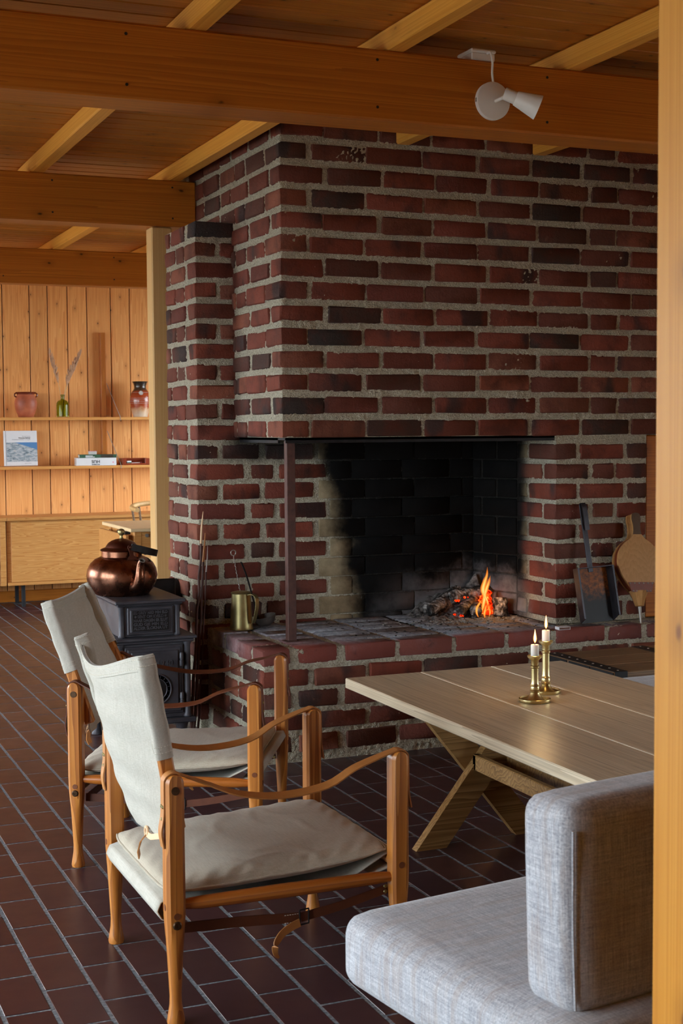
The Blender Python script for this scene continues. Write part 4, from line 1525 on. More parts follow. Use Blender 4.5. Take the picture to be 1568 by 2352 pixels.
MB().lathe([(0, .003), (.041, .003), (.041, 0)], 36, xf=frame(ringc, (1, 0, 0), (0, 0, 1), (0, -1, 0))).build('vent_disc', MAT['blackiron'], dr)
ring('vent_knob', .012, .020, .006)
for k in range(18):
    a = k*2*PI/18
    MB().box(-.0012, .0012, -.004, .004, 0, .003, xf=frame((ringc[0]+math.sin(a)*.052, ringc[1], ringc[2]+math.cos(a)*.052), (math.cos(a), 0, -math.sin(a)), (math.sin(a), 0, math.cos(a)), (0, -1, 0))).build('raised_mark', IR, dr)
for z in (.385, .225):
    MB().lathe([(.007, -.026), (.0085, -.022), (.0085, -.004), (.0065, -.003), (.0065, .003), (.0085, .004), (.0085, .022), (.006, .028), (0, .030)], 14, c=(.106, -.010, z)).build('hinge', MAT['ironlight'], dr)
# upper chamber with the verse
bx('upper_chamber', -.135, .108, .022, .52, .480, .605, mat=MAT['ironlight'])
for x in (-.127, .100):
    MB().lathe([(.013, .480), (.0145, .484), (.011, .492), (.011, .596), (.0145, .604)], 16, c=(x, .024, 0)).build('corner_column', IR, sv)
bx('verse_frame', -.106, .079, .010, .030, .490, .600, bev=.003)
pan = bx('verse_panel', -.095, .068, .0065, .028, .499, .591, bev=.003)
bx('verse_field', -.088, .061, .0045, .026, .505, .586, mat=MAT['blackiron'], parent=pan, bev=.001)
lines = ['EG GREV NED MIN ELD', 'SENT OM KVELD', 'NAAR DAGEN ER SLUT', 'GUD GJE MIN ELD', 'ALDER SLOKNA UT']
for i, s in enumerate(lines):
    text_obj(s, .0165, MAT['ironlight'], pan, frame((-.0135, .0042, .5725-i*.0153), (1, 0, 0), (0, 0, 1), (0, -1, 0)), extrude=.0018, offset=.0004, width=.106 if i == 1 else .138)
for x in (-.0745, .0475):
    poly = []
    for k in range(12):
        a = k*PI/6+PI/2
        r_ = .0058 if k % 2 == 0 else .0030
        poly.append((math.cos(a)*r_, math.sin(a)*r_))
    MB().prism(poly, 0, .002, xf=frame((x, .0044, .5625), (1, 0, 0), (0, 0, 1), (0, -1, 0))).build('star', MAT['ironlight'], pan)
bx('top_cornice', -.147, .120, .006, .535, .605, .614)
bx('top_plate', -.156, .129, -.003, .585, .614, .627, bev=.003)
fl = MB().tube([(.06, .57, .50), (.06, .66, .50), (.09, .70, .52), (.15, .72, .55), (.31, .72, .58)], .052, 20)
fl.build('flue_pipe', MAT['blackiron'], sv)
bx('flue_collar', .02, .118, .50, .60, .44, .625, mat=MAT['blackiron'])
bx('flue_shield', .09, .235, .50, .515, .50, .655, mat=MAT['blackiron'], bev=.006)

# ------------------------------------------------------------------ copper kettle
kt = empty('copper_kettle', (1.402, 5.655, .6275), R(-80), 'round-bellied copper kettle with a brass knob, standing on the iron stove', 'kettle')
MB().lathe([(0, .003), (.085, .002), (.104, .0), (.110, .004), (.127, .025), (.140, .052), (.1445, .078), (.140, .105), (.128, .128), (.110, .145), (.092, .153), (.084, .156)], 56).build('body', MAT['copper'], kt)
MB().lathe([(.082, .152), (.0825, .178), (.0845, .180), (.080, .181)], 48).build('collar', MAT['copper'], kt)
ld = MB().lathe([(.0845, .179), (.0875, .183), (.082, .187), (.070, .191), (.066, .193), (.063, .199), (.054, .211), (.040, .220), (.022, .226), (.008, .228), (0, .228)], 48).build('lid', MAT['copperdark'], kt)
MB().lathe([(.0075, .226), (.0085, .229), (.0062, .233), (.0062, .240), (.010, .244), (.0145, .251), (.0150, .258), (.012, .264), (.006, .268), (0, .269)], 24).build('knob', MAT['brassdull'], ld)
spp = smooth_pts([(.118, 0, .045), (.152, 0, .050), (.172, 0, .078), (.176, 0, .110), (.183, 0, .136), (.196, 0, .152)], 5)
nsp = len(spp)
sp_r = [.031-.0195*(i/(nsp-1))**.7 for i in range(nsp)]
so_ = MB().tube(spp, sp_r, 20, caps=False)
so_.build('spout', MAT['copper'], kt)
e = spp[-1]
MB().lathe([(.0075, -.02), (.0105, .0), (.0125, .001), (.0125, .003), (.009, .002), (.0088, -.02)], 20, xf=frame(e, Vector((0, 1, 0)), Vector((-.78, 0, .63)), Vector((.63, 0, .78)))).build('spout_rim', MAT['graywire'], kt)
for sx_ in (-1, 1):
    br = MB()
    br.prism([(-.022, 0), (.022, 0), (.016, .012), (.008, .018), (.009, .036), (.013, .050), (.010, .060), (-.010, .060), (-.013, .050), (-.009, .036), (-.008, .018), (-.016, .012)], -.002, .002, xf=frame((sx_*.104, 0, .148), (0, 1, 0), (-sx_*.28, 0, 1), (1, 0, .28*sx_)))
    br.lathe([(0, .006), (.005, .005), (.007, 0)], 12, xf=frame((sx_*.0925, 0, .198), (0, 1, 0), (0, 0, 1), (sx_, 0, 0)))
    br.build('handle_bracket', MAT['copperdark'], kt)
hp = [Vector((math.cos(a)*.096, math.sin(a)*.152, .200-math.sin(a)*.040)) for a in [k*PI/24 for k in range(25)]]
MB().strap(hp, (0, .25, 1), .027, .004).build('handle', MAT['blackiron'], kt)
# ------------------------------------------------------------------ fire in the corner of the hearth
rn = random.Random(11)
fr = empty('log_fire', (3.02, 5.60, ZT), 0, 'small burning log fire with charred logs and embers in the hearth corner', 'fire')
def log(p0, p1, r0, r1, name='charred_log', mat='char', n=14, m=14, wob=.16):
    p0, p1 = Vector(p0), Vector(p1)
    mb = MB()
    d = (p1-p0).normalized()
    a0 = Vector((0, 0, 1)) if abs(d.z) < .9 else Vector((1, 0, 0))
    nn = (a0-d*a0.dot(d)).normalized()
    bb = d.cross(nn)
    ph = [rn.uniform(0, 6) for _ in range(4)]
    vs, fs = [], []
    for i in range(m):
        t = i/(m-1)
        r = r0+(r1-r0)*t
        if i in (0, m-1): r *= .86
        for k in range(n):
            a = 2*PI*k/n
            q = 1+wob*(math.sin(3*a+ph[0]+t*2)*.4+math.sin(5*a+ph[1]-t*7)*.3+math.sin(t*22+ph[2]+a)*.35+rn.uniform(-.3, .3))
            vs.append(p0.lerp(p1, t)+(nn*math.cos(a)+bb*math.sin(a))*r*q)
    for i in range(m-1):
        for k in range(n):
            k2 = (k+1) % n
            fs.append((i*n+k, i*n+k2, (i+1)*n+k2, (i+1)*n+k))
    fs.append(tuple(range(n-1, -1, -1)))
    fs.append(tuple((m-1)*n+k for k in range(n)))
    mb.add(vs, fs)
    return mb.build(name, MAT[mat], fr, smooth=60)
log((-.225, .06, .030), (-.075, .13, .055), .030, .034)
log((-.115, -.035, .024), (.015, .07, .060), .026, .030)
log((-.050, -.075, .028), (.018, .05, .040), .027, .024)
log((-.09, .10, .075), (.11, .10, .095), .030, .034)
log((.085, -.055, .0), (.092, -.040, .082), .034, .033)
log((-.17, .11, .04), (-.02, .15, .105), .026, .03)
log((.02, .06, .02), (.125, .09, .03), .034, .03)
# embers: glowing coals wedged between the logs
log((.045, -.012, .004), (.050, .012, .088), .026, .022, 'ember', 'ember', 12, 12, .30)
log((.028, .02, .06), (.075, .03, .105), .018, .018, 'ember', 'ember', 10, 8, .30)
for k in range(12):
    x, y, z = rn.choice(((-.085, .030, .070), (-.135, -.022, .016), (-.05, .02, .085), (-.10, -.05, .012), (.05, -.04, .02)))
    x += rn.uniform(-.010, .010); y += rn.uniform(-.006, .006)
    r = rn.uniform(.003, .007)
    mb = MB().box(-r, r, -r*.8, r*.8, -r*.7, r*.7, r*.4, jit=r*.35)
    o = mb.build('ember', MAT['ember'], fr, smooth=0)
    o.location = (x, y, z)
    o.rotation_euler = (rn.uniform(0, 3), rn.uniform(0, 3), rn.uniform(0, 3))
# flames: nested twisting tongues
def tongue(pts, rad, layers=('flame', 'flamemid', 'flamecore'), flat=.42, name='flame'):
    P = smooth_pts(pts, 9)
    n = len(P)
    for q, (mt, k, e) in enumerate(zip(layers, (1.0, .66, .34), (1.0, .93, .84))):
        rr = []
        m2 = max(3, int(n*e))
        for i in range(m2):
            t = i/(m2-1)
            j = t*(len(rad)-1)
            a = min(int(j), len(rad)-2)
            f = j-a
            f = f*f*(3-2*f)
            rr.append(max(.0003, (rad[a]+(rad[a+1]-rad[a])*f)*k))
        MB().tube(P[:m2], rr, 16, caps=False, flat=flat).build(name, MAT[mt], fr, smooth=180)
tongue([(-.018, -.075, .030), (-.006, -.066, .062), (.004, -.058, .095), (-.002, -.055, .128), (.008, -.052, .160), (.020, -.05, .190), (.022, -.05, .226)], [.004, .010, .011, .014, .011, .006, .0003])
tongue([(.014, -.075, .050), (.012, -.066, .076), (.004, -.060, .100), (.012, -.058, .126), (.028, -.052, .156), (.038, -.05, .186)], [.001, .006, .008, .011, .008, .0003])
tongue([(-.050, -.098, .010), (-.058, -.098, .030), (-.055, -.095, .050), (-.040, -.09, .068), (-.022, -.084, .088)], [.002, .005, .006, .005, .0003], ('flame', 'flamemid'))
tongue([(-.020, -.104, .006), (-.022, -.104, .026), (-.014, -.10, .050), (-.008, -.098, .066)], [.002, .006, .004, .0003], ('flame', 'flamemid'))
tongue([(.004, -.10, .008), (.008, -.10, .030), (.002, -.095, .056)], [.001, .004, .0003], ('flame', 'flamemid'))
l = bpy.data.lights.new('fire_light', 'POINT')
l.energy = 0.6
l.color = (1.0, 0.42, 0.12)
l.shadow_soft_size = .05
o = bpy.data.objects.new('fire_light', l)
link(o, fr)
o.location = (.015, -.12, .12)
# bed of ash heaped into the corner, and loose flakes
def heap(u, v):
    x, y = -.30+.42*u, -.10+.285*v
    g = .085*math.exp(-((x-.02)/.12)**2-((y-.17)/.09)**2)+.06*math.exp(-((x+.14)/.10)**2-((y-.18)/.06)**2)+.11*math.exp(-((x-.085)/.05)**2-((y-.15)/.06)**2)
    nse = float(vnoise(np.array([x*60+9]), np.array([y*60+9]), 4)[0])-.5
    edge = min(1, min(u, 1-u)*9)*min(1, v*7)
    return (x, y, max(-.004, (g+nse*.022+.006)*edge-.004))
MB().grid(heap, 70, 50).build('ash_bed', MAT['ash'], fr, smooth=80)
fl = MB()
for k in range(620):
    a = rn.gauss(-.08, .14)
    b = rn.gauss(-.10, .055)
    if a > .16 or b < -.42 or b > .0: continue
    s = rn.uniform(.0012, .0042)*(1 if rn.random() < .92 else 2.0)
    fl.box(a-s, a+s*rn.uniform(.6, 1.2), b-s, b+s*rn.uniform(.5, 1.2), -.001, s*rn.uniform(.4, 1.0), s*.35, jit=s*.3)
tag(fl.build('ash_flakes', MAT['flake'], fr), kind='stuff')
fl = MB()
for k in range(160):
    a = rn.uniform(-.75, .2)
    b = rn.uniform(-.42, .12)
    s = rn.uniform(.001, .004)
    fl.box(a-s, a+s*1.4, b-s, b+s, -.001, s*.7, s*.35, jit=s*.3)
tag(fl.build('charcoal_crumbs', MAT['wick'], fr), kind='stuff')

# ------------------------------------------------------------------ on the hearth, left
jg = empty('brass_jug', (1.915, 5.655, ZT), 0, 'tall tapered brass jug with a handle, standing on the left of the hearth', 'jug')
MB().lathe([(0, .002), (.047, .002), (.050, 0), (.0515, .003), (.0490, .008), (.0475, .02), (.0405, .150), (.0405, .156)], 36).build('body', MAT['brassdull'], jg)
MB().lathe([(.0425, .153), (.044, .157), (.040, .160), (.024, .163), (0, .164)], 36).build('lid', MAT['brassdull'], jg)
hp = smooth_pts([(.020, -.036, .150), (.034, -.052, .153), (.046, -.064, .140), (.048, -.066, .105), (.042, -.060, .060), (.036, -.050, .030)], 5)
MB().strap(hp, (.8, .6, 0), .024, .0025).build('handle', MAT['brassdull'], jg)
sk = empty('toasting_fork', (1.915, 5.655, ZT+.164), 0, 'thin twisted wire fork with a ring handle, upright behind the jug lid', 'fork')
pts = []
for k in range(60):
    t = k/59
    pts.append((-.005-.016*t+math.sin(t*60)*.0013, .035*t+math.cos(t*60)*.0013, .001+.148*t))
MB().tube(pts, .0017, 6).build('twisted_shaft', MAT['graywire'], sk)
MB().tube([(-.021+math.sin(a)*.011, .036, .160-math.cos(a)*.012) for a in [k*PI/10 for k in range(21)]], .0021, 8, caps=False).build('ring_handle', MAT['graywire'], sk)
la = empty('iron_ladle', (2.030, 5.665, ZT), 0, 'black iron ladle leaning against the brick wall beside the brass jug', 'ladle')
bowl = [(0, .0), (.02, .003), (.036, .014), (.042, .03), (.044, .040), (.0425, .040), (.040, .030), (.033, .016), (.018, .006), (0, .004)]
MB().lathe([(a*1.12, b*1.12) for a, b in bowl], 28, xf=frame((0.0, -.005, .0075), (.94, 0, .22), (0, 1, 0), (-.22, 0, .94))).build('bowl', MAT['ladle'], la)
MB().tube(smooth_pts([(-.028, .02, .035), (-.034, .035, .075), (-.052, .085, .20), (-.066, .118, .265), (-.070, .125, .272)], 5), [.004]*21, 8, flat=.5).build('handle', MAT['blackiron'], la)

# ------------------------------------------------------------------ sticks in the corner by the stove
def stick(base, top, r0, r1, label, tip, seed):
    q = random.Random(seed)
    b = Vector(base)
    root = empty('roasting_stick', b, 0, label, 'stick', 'whittled sticks in the corner')
    t = Vector(top)-b
    pts = []
    N = 14
    for k in range(N+1):
        f = k/N
        pts.append(t*f+Vector((q.uniform(-.003, .003), q.uniform(-.003, .003), 0))*(1 if 0 < k < N else 0))
    cut = N-2
    MB().tube(pts[:cut+1], [r0+(r1-r0)*k/N for k in range(cut+1)], 9).build('bark', MAT['rust'], root)
    MB().tube(pts[cut:], [r1*1.05, r1*.9, r1*.25], 9).build('whittled_tip', MAT[tip], root)
stick((1.655, 5.565, 0), (1.792, 5.786, .948), .0075, .0045, 'tallest whittled stick leaning on the brick corner behind the stove', 'palehide', 1)
stick((1.668, 5.560, 0), (1.800, 5.784, .856), .0075, .0050, 'middle whittled stick with a tan tip leaning on the brick corner', 'tan', 2)
stick((1.690, 5.575, 0), (1.811, 5.788, .806), .0055, .0028, 'shortest, thinnest whittled stick leaning on the brick corner', 'pages', 3)

# ------------------------------------------------------------------ on the hearth, right
sh = empty('fire_shovel', (3.327, 5.098, ZT), R(0), 'black sheet-metal fire shovel leaning upright against the brick pier', 'shovel')
shx = Matrix.Rotation(R(-11), 4, 'X') @ Matrix.Rotation(R(-2.5), 4, 'Y')
def sx(mb):
    mb.v = [tuple((shx @ Vector(p))+Vector((0, 0, .016))) for p in mb.v]
    return mb
w2, hh, dp = .083, .235, .045
sx(MB().box(-w2+.004, w2-.004, -.003, 0, .0, hh)).build('pan', MAT['panin'], sh)
for s in (-1, 1):
    mb = MB()
    mb.prism([(0, 0), (-dp, .02), (-dp*1.0, hh), (0, hh)], s*w2-.002, s*w2+.002, xf=frame((0, 0, 0), (0, 1, 0), (0, 0, 1), (1, 0, 0)))
    sx(mb).build('side_wall', MAT['pan'], sh)
    sx(MB().box(min(s*w2, s*(w2+.008)), max(s*w2, s*(w2+.008)), -dp-.003, -dp, .02, hh)).build('side_lip', MAT['pan'], sh)
sx(MB().box(-w2, w2, -dp, 0, hh-.003, hh)).build('end_wall', MAT['pan'], sh)
sx(MB().box(-.012, .012, -.006, 0, hh-.02, hh+.27, .001)).build('handle', MAT['pan'], sh)
hk = smooth_pts([(0, -.004, hh+.165), (0, -.024, hh+.16), (0, -.026, hh+.25), (0, -.02, hh+.272), (0, -.010, hh+.278), (0, -.002, hh+.27)][1:], 5)
sx(MB().strap(hk, (1, 0, 0), .022, .003)).build('hook', MAT['pan'], sh)

be = empty('fire_bellows', (3.525, 5.063, ZT), R(0), 'wooden hand bellows with studded leather leaning against the brick pier', 'bellows')
bex = Matrix.Rotation(R(-14), 4, 'X') @ Matrix.Rotation(R(4), 4, 'Y') @ Matrix.Rotation(R(-8), 4, 'Z')
def outline(s=1.0, n=6):
    half = [(.0, .130), (.028, .135), (.055, .165), (.082, .205), (.097, .245), (.099, .280), (.088, .318), (.062, .350), (.034, .370), (.019, .392), (.0165, .425), (.021, .455), (.017, .477), (.0, .484)]
    pts = [Vector((a*s, b, 0)) for a, b in half]
    q = smooth_pts(pts, n)
    return [(p.x, p.y) for p in q]+[(-p.x, p.y) for p in reversed(q[1:-1])]
def bz(mb):
    mb.v = [tuple(bex @ Vector(p)) for p in mb.v]
    return mb
F = frame((0, 0, 0), (1, 0, 0), (0, 0, 1), (0, -1, 0))
bz(MB().prism(outline(), .018, .030, xf=F)).build('front_board', MAT['bell'], be, smooth=30)
bz(MB().prism(outline(), -.030, -.018, xf=F)).build('back_board', MAT['bell'], be, smooth=30)
lo = [(a*.94, b) for a, b in outline() if b < .372]
bz(MB().prism(lo, -.018, .018, xf=F)).build('leather_gusset', MAT['redleather'], be, smooth=30)
bz(MB().prism([(-.060, .178), (.060, .178), (.047, .135), (-.047, .135)], .030, .034, xf=F)).build('leather_band', MAT['redleather'], be)
hd = [(a*1.02, b) for a, b in outline() if b > .385]
for (n0, n1) in ((.0302, .0308), (-.0308, -.0302)):
    bz(MB().prism(hd, n0, n1, xf=F)).build('worn_grip', MAT['wornwood'], be, smooth=30)
st = MB()
for k in range(6):
    for (yy, ww) in ((.173, .052), (.140, .040)):
        st.lathe([(0, .003), (.003, .002), (.004, 0)], 8, xf=frame((-ww+2*ww*k/5, -.034, yy), (1, 0, 0), (0, 0, 1), (0, -1, 0)))
bz(st).build('brass_studs', MAT['graywire'], be)
bz(MB().lathe([(.012, .075), (.020, .078), (.030, .11), (.043, .138), (.043, .142), (0, .143)], 8)).build('nozzle_block', MAT['bell'], be, smooth=20)
bz(MB().lathe([(.0035, 0.004), (.006, .04), (.009, .08)], 14)).build('nozzle', MAT['graywire'], be)

mbx = empty('matchbox', (3.135, 5.065, ZT), R(-4), 'small white matchbox lying on the hearth edge beside the pier', 'matchbox')
MB().box(-.027, .027, -.018, .018, .001, .0135, .0008).build('sleeve', MAT['paper'], mbx)
MB().box(-.0245, .0245, -.0184, -.018, .003, .0118).build('striking_strip', MAT['brownleather'], mbx)

# ------------------------------------------------------------------ spotlight on the beam
lp = empty('white_spotlight', (2.170, 3.93, 2.313), 0, 'white wall spotlight with a round base and conical shade on the near beam', 'lamp')
LB = frame((0, 0, 0), (1, 0, 0), (0, 0, 1), (0, -1, 0))
MB().lathe([(.0585, .0), (.0585, .012), (.0575, .014), (.056, .0148), (0, .0150)], 48, xf=LB).build('round_base', MAT['white'], lp)
MB().box(-.0592, -.054, -.010, -.004, -.006, .006).build('base_clip', MAT['graywire'], lp)
MB().tube([(0.006, -.014, -.001), (.014, -.04, .003), (.020, -.052, .008)], .0055, 12).build('swivel_arm', MAT['white'], lp)
dirv = Vector((.86, -.34, -.38)).normalized()
ex_ = Vector((0, 0, 1))-dirv*dirv.z
ex_.normalize()
SF = frame((.018, -.058, .012), ex_, dirv.cross(ex_), dirv)
MB().lathe([(0, -.006), (.0185, -.006), (.0195, -.004), (.0195, .034), (.0195, .036)], 32, xf=SF).build('socket', MAT['white'], lp)
MB().lathe([(.0215, .032), (.0225, .033), (.0385, .108), (.0375, .1085), (.0215, .036), (0, .036)], 36, xf=SF).build('shade', MAT['white'], lp)
MB().tube(smooth_pts([(.0, -.010, .056), (-.004, -.011, .085), (-.006, -.016, .118), (-.016, -.022, .142), (-.018, -.004, .146)], 5), .0036, 10).build('cable', MAT['white'], lp)
jb = empty('junction_box', (2.145, 3.965, ZJ), 0, 'white junction box above the beam, feeding the spotlight', 'box')
MB().box(-.042, .040, -.03, .06, .0005, .024, .003).build('box_body', MAT['white'], jb)
MB().box(-.045, .043, -.034, .064, .024, .036, .004).build('cover', MAT['white'], jb)

# ------------------------------------------------------------------ far room: sideboard
sb = empty('pine_sideboard', (2.35, 10.40, 0), 0, 'long low pine sideboard with a flat door against the panelled wall', 'sideboard')
def sbx(name, *a, mat=MAT['side'], parent=sb, bev=.002):
    return MB().box(*a, bev).build(name, mat, parent)
sbx('top', -.62, .90, -.012, .38, .640, .662)
sbx('carcase', -.62, .90, .02, .37, .165, .640)
sbx('door', -.590, .50, .0, .02, .190, .628)
sbx('door', .505, .885, .0, .02, .190, .628)
sbx('bottom_rail', -.62, .90, -.006, .02, .165, .188)
for x in (-.50, .82):
    for y in (.055, .33):
        MB().box(x-.013, x+.013, y-.013, y+.013, 0, .165, .001).build('steel_leg', MAT['black'], sb)
s3 = empty('drawer_unit', (1.39, 10.40, 0), 0, 'pine drawer unit at the left edge, beside the long sideboard', 'cabinet')
MB().box(-.9, .335, .02, .37, .165, .640, .002).build('carcase', MAT['side'], s3)
MB().box(-.9, .337, -.012, .38, .640, .662, .002).build('top', MAT['side'], s3)
MB().box(.290, .332, .0, .02, .165, .638, .002).build('side_panel', MAT['side'], s3)
for k in range(5):
    d = MB().box(-.4, .285, .0, .02, .185+k*.090, .185+k*.090+.074, .002).build('drawer', MAT['side'], s3)
MB().box(.1, .125, .05, .075, 0, .165, .001).build('steel_leg', MAT['black'], s3)
MB().box(-.8, -.775, .05, .075, 0, .165, .001).build('steel_leg', MAT['black'], s3)

# drop-leaf table and the chair behind it
dt = empty('drop_leaf_table', (1.995, 7.83, 0), 0, 'pale drop-leaf table behind the kettle in the far room', 'table')
MB().box(0, .95, 0, .70, .718, .738, .003).build('top', MAT['palex'], dt)
MB().box(-.024, -.006, .02, .68, .36, .700, .002).build('drop_leaf', MAT['side'], dt)
MB().box(.04, .9, .03, .05, .62, .716, .002).build('apron', MAT['side'], dt)
MB().box(.04, .06, .05, .65, .62, .716, .002).build('apron', MAT['side'], dt)
for (x, y) in ((.05, .05), (.88, .05), (.05, .62), (.88, .62)):
    MB().box(x-.022, x+.022, y-.022, y+.022, 0, .717, .003).build('leg', MAT['side'], dt)
for y in (.08, .22):
    MB().box(-.012, .02, y, y+.05, .700, .717, .001).build('hinge', MAT['blackiron'], dt)
MB().tube([(.10, .028, .695), (.10, .012, .695)], .010, 14).build('screw_cap', MAT['graywire'], dt)
dc = empty('pale_dining_chair', (2.62, 9.25, 0), 0, 'pale wooden chair with a curved backrest behind the drop-leaf table', 'chair')
arc = [Vector((-math.cos(a)*.26, math.sin(a)*.20-.05, .775+.025*math.sin(a))) for a in [(-.35+k*(PI+.7)/20) for k in range(21)]]
MB().tube(arc, .017, 12).build('bow_back', MAT['pale'], dc)
for k in (3, 6, 9, 12, 15, 18):
    p = arc[k]
    MB().tube([Vector((p.x*.8, p.y*.8, .44)), p], .008, 8).build('spindle', MAT['chest'], dc)
MB().lathe([(0, .425), (.20, .425), (.215, .435), (.21, .448), (0, .45)], 28).build('seat', MAT['pale'], dc)
for a in range(4):
    t = PI/4+a*PI/2
    MB().tube([(math.cos(t)*.14, math.sin(t)*.14, .43), (math.cos(t)*.21, math.sin(t)*.21, 0)], [.016, .011], 10).build('leg', MAT['pale'], dc)

# ------------------------------------------------------------------ shelves and what stands on them
def shelf(z, label):
    s = empty('wall_shelf', (1.9, 10.69, z), 0, label, 'shelf', 'pine shelves on the panelled wall')
    MB().box(-1.9, 1.2, -.11, .108, -.022, 0, .002).build('board', MAT['shelf'], s)
    return s
U, Lo = 1.397, 1.030
shelf(U, 'upper pine shelf holding the jars and the green bottle')
shelf(Lo, 'lower pine shelf holding the books and the tray')
ru = empty('shelf_upright', (2.545, 10.775, .62), 0, 'narrow upright pine batten carrying the shelves on the panelled wall', 'batten')
MB().box(-.020, .020, -.024, .024, Lo-.62+.001, U-.62-.023, .003).build('batten', MAT['batten'], ru)
MB().box(-.020, .020, -.024, .024, U-.62+.001, 2.045-.62, .003).build('batten', MAT['batten'], ru)
for (zz, nm) in ((U, 'thin steel rod bracing the upper shelf to the batten'), (Lo, 'thin steel rod bracing the lower shelf to the batten')):
    o = empty('steel_rod', (2.568, 10.75, zz+.26), 0, nm, 'rod', 'steel rods bracing the shelves')
    MB().tube([(0, 0, 0), (.062, -.172, -.262), (.062, -.174, -.285)], .0024, 8).build('rod', MAT['graywire'], o)
t = empty('terracotta_jar', (1.932, 10.66, U), 0, 'round terracotta jar with two small handles on the upper shelf', 'jar')
MB().lathe([(0, 0), (.050, 0), (.054, .004), (.068, .035), (.080, .075), (.083, .105), (.078, .135), (.068, .160), (.064, .168), (.066, .178), (.071, .184), (.066, .186), (.060, .172), (.06, .05), (0, .01)], 36).build('body', MAT['terra'], t)
MB().lathe([(.0655, .170), (.068, .178), (.073, .184), (.0715, .1885), (.066, .187), (.061, .178)], 36).build('rim', MAT['terraglaze'], t)
for s in (-1, 1):
    MB().tube([(s*(.066+.018*math.sin(a)), -.01, .166-.016*math.cos(a)) for a in [k*PI/8 for k in range(9)]], .0055, 8).build('handle', MAT['terraglaze'], t)
b = empty('green_bottle', (2.208, 10.66, U), 0, 'small green glass bottle on the upper shelf', 'bottle')
MB().lathe([(0, .002), (.042, .0), (.047, .004), (.0475, .09), (.045, .108), (.036, .122), (.020, .130), (.0135, .134), (.0135, .160), (.016, .162), (.016, .170), (.0125, .171), (.010, .160), (.010, .136), (.018, .127), (.034, .118), (.0425, .104), (.0435, .09), (.043, .010), (0, .008)], 36).build('glass_body', MAT['glass'], b)
def reed(dx, h, bend, label, seed):
    q = random.Random(seed)
    r_ = empty('dried_reed', (2.208, 10.66, U+.012), 0, label, 'reed', 'dried reeds in the bottle')
    P = smooth_pts([(0, 0, 0), (dx*.16, 0, .15), (dx*.5, -.01, h*.62), (dx+bend*.4, -.015, h)], 8)
    MB().tube(P, .0018, 6).build('stalk', MAT['reed'], r_)
    mb = MB()
    a = P[int(len(P)*.55)]
    e = P[-1]
    n = 60
    for k in range(n):
        f = k/n
        c = a.lerp(e, .05+f*.98)
        w = .020*math.sin(PI*min(1, f*.85+.12))+.003
        an = q.uniform(0, 6.28)
        dv = Vector((math.cos(an)*w, math.sin(an)*w*.7, .030+.012*q.random()))+(e-a)*.04
        mb.tube([c, c+dv*.6, c+dv], [.0028, .0042, .0008], 5)
    mb.build('plume', MAT['plume'], r_)
reed(-.085, .46, -.02, 'dried reed leaning left out of the green bottle', 1)
reed(.075, .40, .05, 'dried reed leaning right, lower plume', 2)
reed(.115, .46, .06, 'dried reed leaning furthest right, upper plume', 3)
v = empty('glazed_vase', (2.808, 10.66, U), 0, 'glazed vase, rust above and cream below, with a dark flared neck', 'vase')
MB().lathe([(0, 0), (.052, 0), (.055, .004), (.058, .02), (.072, .07), (.080, .115), (.078, .155), (.066, .190), (.052, .208), (.046, .220), (.046, .238), (.052, .258), (.060, .272), (.057, .273), (.044, .245), (.04, .22), (0, .2)], 44).build('body', MAT['vase'], v)
mb = MB()
for z, r_ in ((.105, .0798), (.118, .0804), (.131, .0800), (.143, .0792), (.188, .0670)):
    mb.tube([(math.cos(a)*r_, math.sin(a)*r_, z) for a in [k*PI/22 for k in range(45)]], .0008, 5, caps=False)
mb.build('incised_lines', MAT['pages'], v)
MB().lathe([(0, .006), (.008, .006), (.009, .003), (.013, .003), (.015, .006), (.017, .003), (.017, 0)], 20, xf=frame((-.012, -.0685, .183), (1, 0, 0), (0, .35, 1), (0, -1, .35))).build('seal', MAT['pages'], v)
# standing book
bk = empty('picture_book', (1.895, 10.70, Lo), R(-3), 'white picture book with a rocky shore on its cover, propped on the lower shelf', 'book')
BX = Matrix.Rotation(R(-7), 4, 'X')
def bb(mb):
    mb.v = [tuple(BX @ Vector(p)) for p in mb.v]
    return mb
bb(MB().box(-.123, .123, -.010, .010, .004, .268, .001)).build('cover', MAT['paper'], bk)
bb(MB().box(-.1205, .1235, -.008, .008, .007, .265)).build('pages', MAT['pages'], bk)
t = NT('cover_photo')
vv = t.coord('Object', rnd=False, scale=(1, 1, 3.0), rot=(0, R(24), 0))
n1 = t.noise(vv, 26, 6, 0.7, 0.6)
c = t.ramp(n1, [(0.30, srgb(46, 60, 66)), (0.45, srgb(140, 156, 166)), (0.58, srgb(196, 200, 204)), (0.72, srgb(180, 172, 150))])
vo = t.coord('Object', rnd=False)
s_ = t.n('ShaderNodeSeparateXYZ')
t.l(vo, s_.inputs[0])
sky = t.math('ADD', t.math('SUBTRACT', s_.outputs[2], .164), t.math('MULTIPLY', s_.outputs[0], .34))
c = t.mix(t.smooth(sky, .0, .004), c, srgb(88, 136, 186))
MAT['cover'] = t.set(c, 0.4)
bb(MB().box(-.105, .123, -.0106, -.0101, .034, .180)).build('cover_picture', MAT['cover'], bk)
bb(MB().box(-.1085, -.106, -.0104, -.0100, .006, .266)).build('hinge_groove', MAT['greyink'], bk)
TX = BX @ frame((0, -.0104, 0), (1, 0, 0), (0, 0, 1), (0, -1, 0))
text_obj('Wenche Selmer', .0135, MAT['ink'], bk, TX @ Matrix.Translation((.074, .209, 0)), extrude=.0002, offset=.0003, align='RIGHT')
text_obj('Elisabeth Tostrup', .0085, MAT['greyink'], bk, TX @ Matrix.Translation((.074, .223, 0)), extrude=.0002, align='RIGHT')
